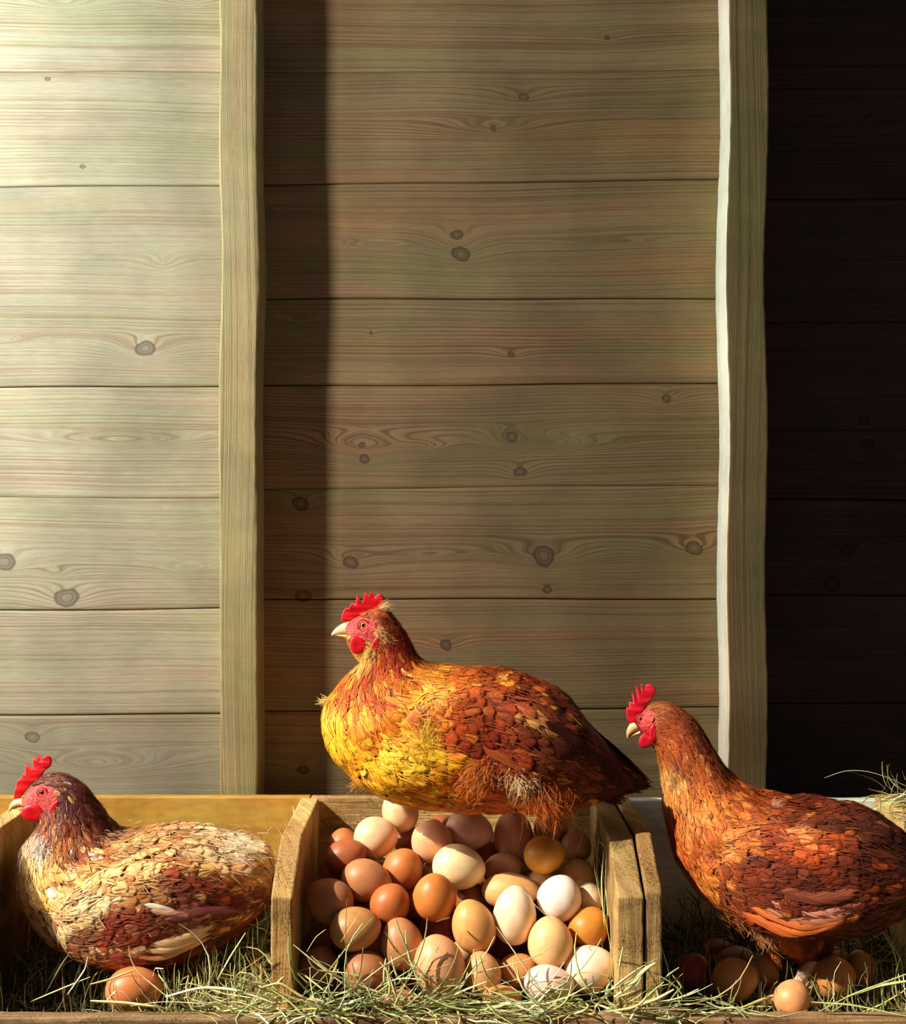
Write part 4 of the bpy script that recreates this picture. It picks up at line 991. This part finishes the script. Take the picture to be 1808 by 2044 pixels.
wpatB = [(820, 1400, (224, 150, 44)), (860, 1380, (214, 136, 44)), (850, 1440, (206, 120, 34)), (900, 1380, (180, 84, 34)), (900, 1440, (168, 64, 28)), (940, 1420, (156, 62, 30)), (960, 1370, (170, 84, 40)), (960, 1480, (130, 44, 24)), (1000, 1400, (136, 54, 28)), (1030, 1380, (150, 70, 36)),
         (1040, 1460, (110, 40, 22)), (1050, 1440, (206, 140, 74)), (1010, 1510, (150, 56, 26)), (1090, 1410, (118, 46, 26)), (1100, 1480, (120, 56, 28)), (1130, 1460, (80, 34, 20)), (1140, 1530, (150, 74, 34)), (1180, 1500, (84, 36, 20)), (1200, 1540, (70, 30, 18)), (1220, 1540, (56, 26, 16))]
wingB = [(822, 1404, 808, 1428, 92, 10, 30, 24), (856, 1368, 846, 1468, 104, 18, 32, 28), (915, 1356, 905, 1500, 112, 24, 36, 32), (985, 1362, 975, 1524, 114, 26, 38, 34), (1050, 1382, 1038, 1545, 108, 24, 44, 34),
         (1110, 1416, 1100, 1560, 95, 20, 52, 32), (1165, 1462, 1155, 1566, 74, 15, 56, 28), (1210, 1508, 1204, 1570, 50, 9, 54, 24), (1245, 1545, 1242, 1568, 32, 4, 40, 18)]
comb1 = [(681, 1240, 0), (684, 1222, 1), (691, 1213, 0), (697, 1214, 0), (701, 1203, 0), (710, 1206, 0), (712, 1188, 0), (721, 1201, 0), (724, 1202, 0), (728, 1181, 0), (734, 1190, 0), (737, 1188, 0), (742, 1180, 0), (747, 1193, 0), (755, 1186, 1), (763, 1188, 1), (765, 1200, 1), (758, 1211, 1), (745, 1221, 1), (720, 1232, 1), (700, 1240, 1)]
hen(dict(yf=YB, base=(0.0, 0.113, -0.33), label='large golden red hen sitting on top of the pile of eggs', rings=ringsB, pat=patB, wpat=wpatB, wing=wingB, seed=11, hackle_u=.52, head_u=.24,
    face=[(708, 1249, 28, 19, 10), (731, 1256, 21, 19, 0), (714, 1272, 16, 13, 0)], rnd=.7,
    eye=(725, 1248, 6.2), eyemat='eye_gold', comb=comb1, combmat='comb',
    fleshy=[('wattle', 713, 1287, 16, 18, 5, 14, -30, .25, 'wattle'), ('ear_lobe', 749, 1288, 7, 17, 5, 30, 18, .0, 'wattle'), ('ear', 752, 1266, 6, 5, 1.3, 27, 30, 0, 'lobe')],
    beak=[[(700, 1238, 702, 1268, 13), (688, 1242, 690, 1267, 10), (676, 1249, 678, 1267, 7), (667, 1257, 668, 1268, 4), (661, 1266, 662, 1269, 1.5)],
          [(704, 1266, 702, 1278, 10), (690, 1266, 689, 1273, 7.5), (676, 1266, 676, 1269.5, 4), (668, 1267, 668, 1268.5, 1.5)]],
    quills=[([(960, 1490), (1050, 1530), (1140, 1560)], 118, 84, 26, (150, 70, 30), .5), ([(1000, 1470), (1090, 1515), (1180, 1560)], 120, 74, 26, (110, 52, 26), .5), ([(1050, 1450), (1130, 1500), (1225, 1560)], 116, 50, 26, (84, 40, 22), .5),
            ([(1090, 1440), (1160, 1490), (1250, 1562)], 108, 38, 24, (70, 34, 20), .5)],
    tail=[([(1120, 1440), (1200, 1500), (1300, 1568)], 30, 6, 34, (54, 28, 18), .9), ([(1120, 1470), (1200, 1520), (1296, 1572)], 50, 14, 34, (48, 26, 18), .7), ([(1110, 1500), (1190, 1545), (1285, 1580)], 60, 20, 34, (60, 30, 18), .5),
          ([(1100, 1530), (1170, 1570), (1250, 1600)], 60, 22, 32, (64, 30, 18), .4), ([(1130, 1420), (1215, 1490), (1292, 1560)], 14, 2, 30, (44, 24, 16), 1.1)],
    tufts=[(756, 1262, 0, 1, .35, 14, .3, 170, (226, 176, 104), 5), (764, 1276, 0, .9, .6, 14, .35, 170, (226, 170, 96), 6), (862, 1475, 128, .25, -1, 34, .22, 260, (246, 214, 90), 14), (845, 1500, 130, -.3, -.7, 30, .3, 200, (240, 196, 60), 18), (1035, 1540, 132, .1, .6, 34, .4, 420, (250, 226, 160), 15), (958, 1480, 142, -.3, -1, 30, .2, 90, (224, 150, 90), 5),
           (960, 1530, 132, -.5, .6, 50, .25, 260, (226, 130, 50), 16), (1075, 1575, 112, .3, 1, 46, .3, 320, (214, 110, 36), 24), (1110, 1600, 90, .2, 1, 34, .35, 240, (190, 84, 28), 20),
           (652, 1400, 20, -1, -.2, 16, .4, 50, (248, 220, 130), 5), (740, 1305, 34, -.3, .8, 18, .4, 160, (240, 200, 110), 8), (762, 1212, 8, 1, -.1, 18, .2, 60, (236, 196, 120), 4), (715, 1560, 40, -.7, .5, 16, .4, 60, (232, 160, 40), 8)]))

# --- the left hen in the hay
YL = lambda x: 0.130
r_ = [(46, 1594, 48, 1612, 10), (54, 1582, 50, 1624, 18), (68, 1566, 59, 1634, 25), (92, 1549, 78, 1642, 30), (118, 1546, 82, 1652, 33), (146, 1556, 74, 1664, 36), (168, 1572, 62, 1676, 42), (184, 1592, 48, 1692, 50),
      (199, 1615, 38, 1712, 60), (214, 1638, 34, 1736, 70), (236, 1660, 38, 1765, 84), (264, 1664, 50, 1796, 98), (300, 1655, 70, 1828, 110), (340, 1648, 98, 1862, 118), (380, 1649, 138, 1892, 122),
      (418, 1656, 190, 1912, 123), (450, 1665, 250, 1926, 120), (478, 1674, 312, 1934, 112), (504, 1682, 372, 1922, 98), (526, 1690, 430, 1894, 80), (536, 1700, 478, 1868, 60), (541, 1722, 510, 1842, 40), (543, 1752, 530, 1810, 18)]
fl = [(8, 5), (8, 5), (9, 6), (12, 7), (16, 9), (20, 10), (24, 12), (27, 13), (30, 15), (32, 18), (33, 22), (34, 25), (34, 26), (34, 27), (35, 28), (36, 28), (38, 28), (40, 28), (40, 28), (40, 26), (38, 24), (34, 20), (28, 16)]
lf_ = [.04]*5 + [.05]*4 + [.07]*14
ringsL = [(*a, 0, f[0], f[1], l) for a, f, l in zip(r_, fl, lf_)]
CR = (228, 184, 116); CG = (212, 154, 72); MAH = (128, 52, 34); PUR = (92, 38, 34)
patL = [(70, 1560, (110, 60, 44)), (100, 1552, (128, 78, 60)), (140, 1560, (92, 40, 32)), (180, 1590, (80, 30, 28)), (120, 1590, (76, 28, 28)), (210, 1635, (72, 26, 26)), (150, 1620, (84, 30, 30)), (100, 1650, (130, 56, 28)), (130, 1660, (150, 70, 32)), (90, 1680, (150, 66, 30)),
        (170, 1660, (96, 40, 32)), (225, 1660, (80, 32, 28)), (120, 1690, (196, 124, 54)), (150, 1700, (120, 46, 26)), (190, 1685, (180, 110, 56)), (205, 1700, (160, 80, 40)), (80, 1690, (236, 220, 196)), (70, 1710, CR), (60, 1740, CG), (95, 1730, CG), (45, 1760, CR), (110, 1770, CR), (70, 1790, CG), (90, 1830, CR),
        (130, 1730, (220, 170, 100)), (170, 1750, CG), (220, 1730, CR), (130, 1810, CG), (150, 1830, (240, 214, 170)), (200, 1760, (206, 160, 96)), (250, 1690, (214, 160, 96)), (300, 1670, (190, 130, 76)), (350, 1660, (186, 140, 92)), (400, 1665, (206, 170, 120)), (470, 1690, (226, 200, 156)), (520, 1720, (206, 170, 126)),
        (540, 1760, (176, 130, 90)), (170, 1870, (196, 120, 56)), (180, 1830, MAH), (220, 1850, MAH), (260, 1870, MAH), (240, 1900, (170, 80, 40)), (300, 1910, (150, 66, 34)), (340, 1930, (100, 40, 28)), (200, 1900, (206, 130, 60)), (400, 1860, (130, 70, 50)), (450, 1850, (96, 48, 40)), (500, 1820, PUR), (430, 1890, (110, 56, 40))]
wpatL = [(170, 1760, (214, 160, 84)), (200, 1740, CR), (180, 1800, (236, 206, 150)), (240, 1720, (224, 170, 90)), (300, 1710, (206, 130, 60)), (280, 1740, (232, 190, 120)), (250, 1780, (170, 110, 60)), (330, 1740, (160, 70, 40)), (350, 1700, (216, 170, 104)), (400, 1710, (214, 160, 90)), (300, 1790, (190, 130, 80)),
         (380, 1760, MAH), (340, 1790, (118, 46, 36)), (430, 1750, (150, 74, 44)), (440, 1730, (220, 180, 120)), (450, 1790, (96, 40, 36)), (490, 1740, (190, 130, 84)), (500, 1790, (84, 38, 38)), (400, 1810, PUR), (240, 1830, (150, 66, 40)), (210, 1850, (128, 48, 32)), (270, 1860, (130, 50, 34)), (360, 1830, (150, 90, 70)), (520, 1760, (150, 100, 74))]
wingL = [(150, 1782, 140, 1806, 88, 10, 28, 22), (186, 1742, 170, 1862, 100, 20, 30, 25), (240, 1706, 228, 1888, 104, 26, 32, 28), (305, 1692, 292, 1888, 106, 28, 34, 30), (370, 1690, 355, 1872, 104, 26, 36, 30), (430, 1698, 415, 1852, 94, 22, 40, 30),
         (480, 1716, 470, 1834, 78, 16, 44, 28), (512, 1738, 505, 1816, 58, 10, 36, 22), (534, 1762, 532, 1796, 40, 4, 24, 16)]
comb2 = [(31, 1596, 1), (30, 1582, 1), (33, 1568, 1), (38, 1556, 1), (42, 1555, 0), (46, 1543, 0), (52, 1546, 0), (51, 1524, 0), (62, 1535, 0), (66, 1533, 0), (67, 1511, 0), (74, 1518, 0), (78, 1506, 0), (84, 1517, 0), (92, 1509, 1), (101, 1512, 1), (103, 1524, 1), (98, 1532, 1), (90, 1538, 1), (82, 1550, 1), (66, 1562, 1), (50, 1580, 1), (40, 1592, 1)]
hen(dict(yf=YL, base=(-0.33, 0.13, -0.505), label='hen with cream and mahogany plumage resting on hay in the left bay', rings=ringsL, pat=patL, wpat=wpatL, wing=wingL, seed=31, hackle_u=.48, head_u=.22,
    face=[(64, 1594, 30, 22, 10), (88, 1588, 24, 20, 20), (84, 1604, 22, 15, 0)], rnd=.72,
    eye=(84, 1582, 5.6), eyemat='eye_brown', comb=comb2, combmat='comb',
    fleshy=[('wattle', 66, 1623, 24, 17, 7, 14, 10, .1, 'wattle'), ('ear_lobe', 108, 1612, 6, 17, 4, 29, 30, .0, 'wattle'), ('ear', 114, 1584, 8, 5.5, 1.3, 30, 30, 0, 'lobe')],
    beak=[[(46, 1592, 52, 1611, 13), (36, 1592, 44, 1610, 11), (27, 1598, 32, 1612, 8), (20, 1606, 24, 1616, 5), (17, 1617, 19, 1620, 1.5)],
          [(56, 1607, 52, 1618, 10), (42, 1609, 40, 1615, 7), (30, 1612, 29, 1615, 3.5), (24, 1614, 24, 1615.5, 1.2)]],
    quills=[([(230, 1868), (330, 1880), (425, 1846)], 112, 104, 26, (232, 188, 140), .35), ([(220, 1880), (330, 1896), (432, 1850)], 108, 100, 22, (238, 196, 146), .3), ([(230, 1895), (320, 1912), (420, 1868)], 100, 96, 18, (226, 160, 100), .3),
            ([(288, 1806), (320, 1812), (352, 1822)], 134, 130, 11, (236, 214, 186), .3), ([(300, 1818), (340, 1824), (372, 1826)], 132, 118, 12, (206, 150, 116), .3), ([(340, 1826), (385, 1832), (428, 1824)], 132, 118, 16, (176, 110, 90), .3), ([(330, 1838), (400, 1822), (480, 1822)], 126, 96, 24, (110, 56, 50), .4)],
    tail=[([(430, 1730), (495, 1740), (546, 1768)], 40, 8, 30, (190, 150, 110), .8), ([(430, 1760), (495, 1775), (545, 1790)], 60, 14, 30, (150, 100, 74), .6), ([(420, 1800), (485, 1812), (543, 1808)], 70, 20, 30, (90, 44, 40), .4)],
    tufts=[(150, 1820, 104, .2, -.6, 26, .5, 260, (244, 226, 196), 16), (215, 1815, 124, 1, -.1, 34, .35, 260, (206, 170, 120), 22), (270, 1800, 134, 1, .3, 40, .25, 240, (232, 206, 170), 18), (300, 1815, 134, 1, .4, 30, .3, 120, (246, 236, 220), 8),
           (85, 1695, 46, -.2, .8, 22, .4, 260, (240, 228, 208), 12), (240, 1700, 60, 1, 0, 30, .3, 160, (228, 184, 120), 20), (474, 1695, 40, 1, .25, 26, .2, 200, (236, 214, 176), 18), (180, 1885, 84, .8, .5, 26, .4, 160, (206, 120, 60), 16), (120, 1700, 66, .1, 1, 30, .25, 120, (206, 130, 60), 10)]))

# --- the right hen, standing
YR = lambda x: 0.135 - 0.060*min(max((x - 1300)/560.0, 0), 1)
r_ = [(1270, 1442, 1278, 1458, 10), (1274, 1431, 1284, 1470, 17), (1284, 1417, 1294, 1480, 23), (1300, 1405, 1306, 1490, 28), (1326, 1404, 1312, 1504, 31), (1352, 1413, 1316, 1520, 33), (1376, 1430, 1320, 1536, 36), (1396, 1454, 1323, 1555, 40),
      (1414, 1484, 1325, 1580, 47), (1434, 1515, 1328, 1610, 57), (1456, 1545, 1334, 1645, 70), (1486, 1568, 1343, 1682, 84), (1525, 1585, 1358, 1722, 98), (1572, 1594, 1382, 1760, 108), (1625, 1596, 1418, 1794, 114), (1675, 1601, 1462, 1822, 116),
      (1716, 1610, 1515, 1846, 115), (1750, 1626, 1580, 1862, 110), (1780, 1646, 1650, 1864, 100), (1804, 1668, 1712, 1858, 86), (1820, 1694, 1762, 1842, 66), (1832, 1722, 1802, 1820, 46), (1838, 1750, 1828, 1794, 20)]
fl = [(8, 5), (8, 5), (9, 6), (12, 7), (15, 8), (18, 9), (21, 10), (24, 11), (27, 12), (30, 15), (31, 19), (32, 22), (34, 24), (35, 25), (36, 26), (38, 26), (40, 26), (42, 26), (42, 26), (42, 24), (40, 22), (34, 18), (28, 14)]
lf_ = [.04]*6 + [.05]*5 + [.065]*12
ringsR = [(*a, 0, f[0], f[1], l) for a, f, l in zip(r_, fl, lf_)]
RO = (190, 92, 36); RD = (112, 44, 20); OG = (216, 128, 56)
patR = [(1290, 1412, (150, 84, 46)), (1320, 1408, (160, 88, 44)), (1350, 1420, (120, 52, 24)), (1380, 1450, (96, 42, 24)), (1330, 1450, (160, 70, 28)), (1340, 1490, (176, 82, 30)), (1400, 1490, (92, 40, 22)), (1370, 1480, (150, 64, 26)), (1360, 1530, (110, 44, 20)), (1390, 1530, (190, 92, 36)), (1430, 1530, (100, 42, 22)),
        (1410, 1560, (196, 96, 38)), (1450, 1560, (130, 54, 24)), (1345, 1555, (232, 176, 100)), (1335, 1570, (226, 160, 84)), (1345, 1600, OG), (1380, 1590, (206, 110, 44)), (1400, 1600, (226, 140, 56)), (1340, 1640, RO), (1370, 1640, (214, 130, 62)), (1440, 1600, (206, 116, 52)), (1490, 1590, (140, 60, 28)), (1360, 1700, RO),
        (1380, 1720, (196, 104, 44)), (1400, 1750, OG), (1430, 1680, RO), (1400, 1680, (150, 66, 28)), (1440, 1780, OG), (1480, 1800, (206, 110, 46)), (1550, 1600, RD), (1610, 1600, (96, 40, 22)), (1680, 1605, (86, 36, 20)), (1740, 1630, (70, 30, 20)), (1800, 1680, (56, 26, 18)),
        (1560, 1840, RO), (1520, 1850, (216, 140, 80)), (1640, 1850, (110, 44, 22)), (1720, 1840, (90, 42, 24)), (1790, 1800, (66, 32, 20)), (1600, 1870, (130, 54, 26)), (1500, 1830, OG)]
wpatR = [(1420, 1650, (196, 104, 42)), (1450, 1640, (206, 112, 46)), (1440, 1690, (216, 130, 64)), (1480, 1680, (206, 110, 46)), (1520, 1660, (150, 60, 26)), (1560, 1640, (176, 76, 32)), (1500, 1720, (96, 40, 22)), (1470, 1740, (130, 54, 26)), (1540, 1700, (120, 48, 24)), (1590, 1665, (224, 130, 70)), (1600, 1700, (196, 84, 36)),
         (1640, 1640, (130, 52, 26)), (1660, 1690, (150, 62, 28)), (1540, 1760, (90, 38, 22)), (1480, 1790, (110, 46, 22)), (1600, 1760, (84, 36, 22)), (1640, 1740, (120, 50, 26)), (1700, 1660, (96, 40, 22)), (1700, 1720, (84, 36, 22)), (1680, 1770, (96, 42, 26)), (1560, 1800, (120, 54, 30)), (1620, 1800, (130, 66, 44)), (1750, 1700, (74, 32, 20)), (1790, 1740, (60, 28, 20)), (1500, 1650, (110, 44, 22))]
wingR = [(1402, 1668, 1396, 1700, 86, 10, 26, 20), (1430, 1632, 1420, 1770, 98, 20, 28, 24), (1486, 1622, 1476, 1815, 104, 25, 32, 26), (1550, 1626, 1545, 1830, 106, 27, 34, 27), (1615, 1634, 1612, 1826, 104, 26, 38, 27), (1675, 1648, 1672, 1808, 94, 20, 42, 26),
         (1725, 1670, 1722, 1790, 80, 15, 44, 24), (1768, 1694, 1766, 1774, 64, 9, 44, 22), (1800, 1716, 1798, 1756, 44, 4, 30, 18)]
comb3 = [(1254, 1440, 1), (1250, 1424, 1), (1250, 1412, 0), (1256, 1413, 0), (1255, 1401, 0), (1264, 1403, 0), (1261, 1382, 0), (1267, 1388, 1), (1272, 1394, 0), (1269, 1369, 0), (1275, 1375, 1), (1278, 1382, 0), (1281, 1364, 0), (1286, 1375, 1), (1289, 1368, 1), (1297, 1366, 1), (1307, 1376, 1), (1305, 1388, 1), (1297, 1396, 1), (1290, 1406, 1), (1280, 1418, 1), (1268, 1436, 1), (1260, 1444, 1)]
rootR, sR = hen(dict(yf=YR, base=(0.37, 0.10, -0.52), label='russet brown hen standing in the right bay, its legs among eggs', rings=ringsR, pat=patR, wpat=wpatR, wing=wingR, seed=51, hackle_u=.52, head_u=.2,
    face=[(1275, 1436, 22, 26, 10), (1290, 1440, 18, 20, 20), (1286, 1458, 12, 14, 0)], rnd=.7,
    eye=(1279, 1435, 5.4), eyemat='eye_orange', comb=comb3, combmat='comb_pink', 
    fleshy=[('wattle', 1288, 1479, 14, 14, 5, 12, -20, .2, 'comb_pink'), ('ear_lobe', 1303, 1464, 7.5, 18, 5, 27, 4, .0, 'comb_pink'), ('ear', 1302, 1436, 3.5, 6, 1.2, 28, 20, 0, 'lobe')],
    beak=[[(1264, 1440, 1276, 1456, 11), (1258, 1444, 1270, 1460, 9), (1253, 1452, 1262, 1465, 7), (1250, 1462, 1256, 1470, 4), (1251, 1473, 1253, 1475, 1.5)],
          [(1276, 1456, 1276, 1466, 9), (1268, 1461, 1268, 1468, 6), (1260, 1466, 1260, 1471, 3), (1256, 1470, 1256, 1472, 1.2)]],
    quills=[([(1540, 1800), (1630, 1822), (1718, 1802)], 112, 104, 30, (206, 136, 108), .3), ([(1530, 1815), (1620, 1838), (1700, 1822)], 110, 102, 26, (190, 120, 92), .3), ([(1500, 1812), (1600, 1850), (1690, 1836)], 110, 98, 18, (212, 110, 50), .3),
            ([(1490, 1825), (1590, 1864), (1680, 1844)], 104, 94, 16, (206, 104, 48), .3), ([(1480, 1820), (1570, 1868), (1660, 1852)], 96, 90, 14, (190, 92, 44), .3), ([(1560, 1780), (1640, 1795), (1720, 1780)], 118, 100, 26, (130, 66, 46), .3)],
    tail=[([(1760, 1690), (1808, 1720), (1838, 1750)], 24, 6, 30, (60, 30, 20), .8), ([(1750, 1740), (1800, 1765), (1836, 1780)], 40, 14, 30, (56, 28, 20), .6)],
    tufts=[(1345, 1556, 44, .1, .6, 18, .4, 160, (236, 186, 110), 8), (1590, 1664, 128, .9, .4, 26, .3, 160, (236, 176, 130), 8), (1500, 1672, 128, 1, .1, 34, .2, 140, (226, 150, 90), 16), (1610, 1730, 128, .8, .8, 30, .2, 70, (236, 176, 150), 5), (1545, 1606, 30, 1, -.1, 22, .15, 40, (226, 170, 130), 5),
           (1440, 1700, 120, -.4, -.4, 24, .4, 220, (226, 140, 70), 12), (1525, 1850, 66, .3, .7, 30, .35, 200, (230, 160, 100), 14), (1480, 1815, 78, .8, .6, 30, .3, 200, (220, 124, 54), 18), (1545, 1895, 40, -.1, 1, 34, .15, 90, (214, 112, 48), 5)]))
# legs of the right hen: feathered thigh, scaly shank, four toes
def leg(off, shift):
    yb = 0.098 + off
    def q(x, y, dy=0.0): return P(x + shift, y, yb + dy)
    th = Surf([(1690, 1800, 1520, 1808, 34, 0, 30, 20, .05), (1682, 1836, 1524, 1850, 42, 0, 30, 20, .06), (1668, 1862, 1536, 1880, 40, 0, 28, 18, .06), (1660, 1886, 1562, 1898, 32, 0, 26, 16, .06), (1657, 1896, 1580, 1910, 25, 0, 24, 13, .06), (1650, 1908, 1598, 1924, 16, 0, 18, 10, .06), (1638, 1920, 1610, 1932, 11, 0, 12, 8, .05)],
              lambda x: yb, n=60, m=48)
    patT = [(1600, 1840, (130, 54, 26)), (1540, 1860, (206, 116, 56)), (1570, 1880, (190, 96, 40)), (1620, 1870, (96, 42, 22)), (1650, 1890, (70, 32, 20)), (1610, 1910, (150, 66, 30)), (1590, 1905, (176, 84, 36)), (1630, 1915, (84, 38, 22))]
    N = 60*48
    to = link('leg', th.mesh('leg', {'Col': ('FLOAT_COLOR', np.concatenate([pattern(patT, topx(th.G).reshape(-1, 2), np.full(N, .5), 0), np.ones((N, 1))], 1)), 'face': ('FLOAT', np.zeros(N))}), M['body'], rootR)
    tf = feathers(th, 'thigh_feathers', rootR, patT, 1.0, (0, 1), None, seed=77, jitter=.15); tf.parent = to; tf.matrix_parent_inverse = Matrix.Identity(4)
    s = sc(yb); lst = []
    an = q(1584, 1978, -.035)
    lst.append(strip_tube('', None, [q(1634, 1905), q(1612, 1934, -.012), q(1594, 1960, -.026), an], [13/s, 11.5/s, 10.5/s, 11/s], None))
    fz = -0.527
    for dx, dy, L in ((-.030, -.030, .05), (-.045, .004, .05), (-.030, .030, .045), (.030, .012, .028)):
        a = Vector(an); e = Vector((a.x + dx, a.y + dy, fz + .001)); mid = (a + e)/2; mid.z = (a.z + fz)/2 + .004
        tip = Vector((e.x + dx*.22, e.y + dy*.22, fz))
        lst.append(strip_tube('', None, [a, mid, e, tip], [.0042, .0040, .0032, .0010], None, m_=10))
    fo = merge('foot', rootR, lst, M['shank']); fo.parent = to; fo.matrix_parent_inverse = Matrix.Identity(4)
leg(0.0, 0); leg(0.048, 14)
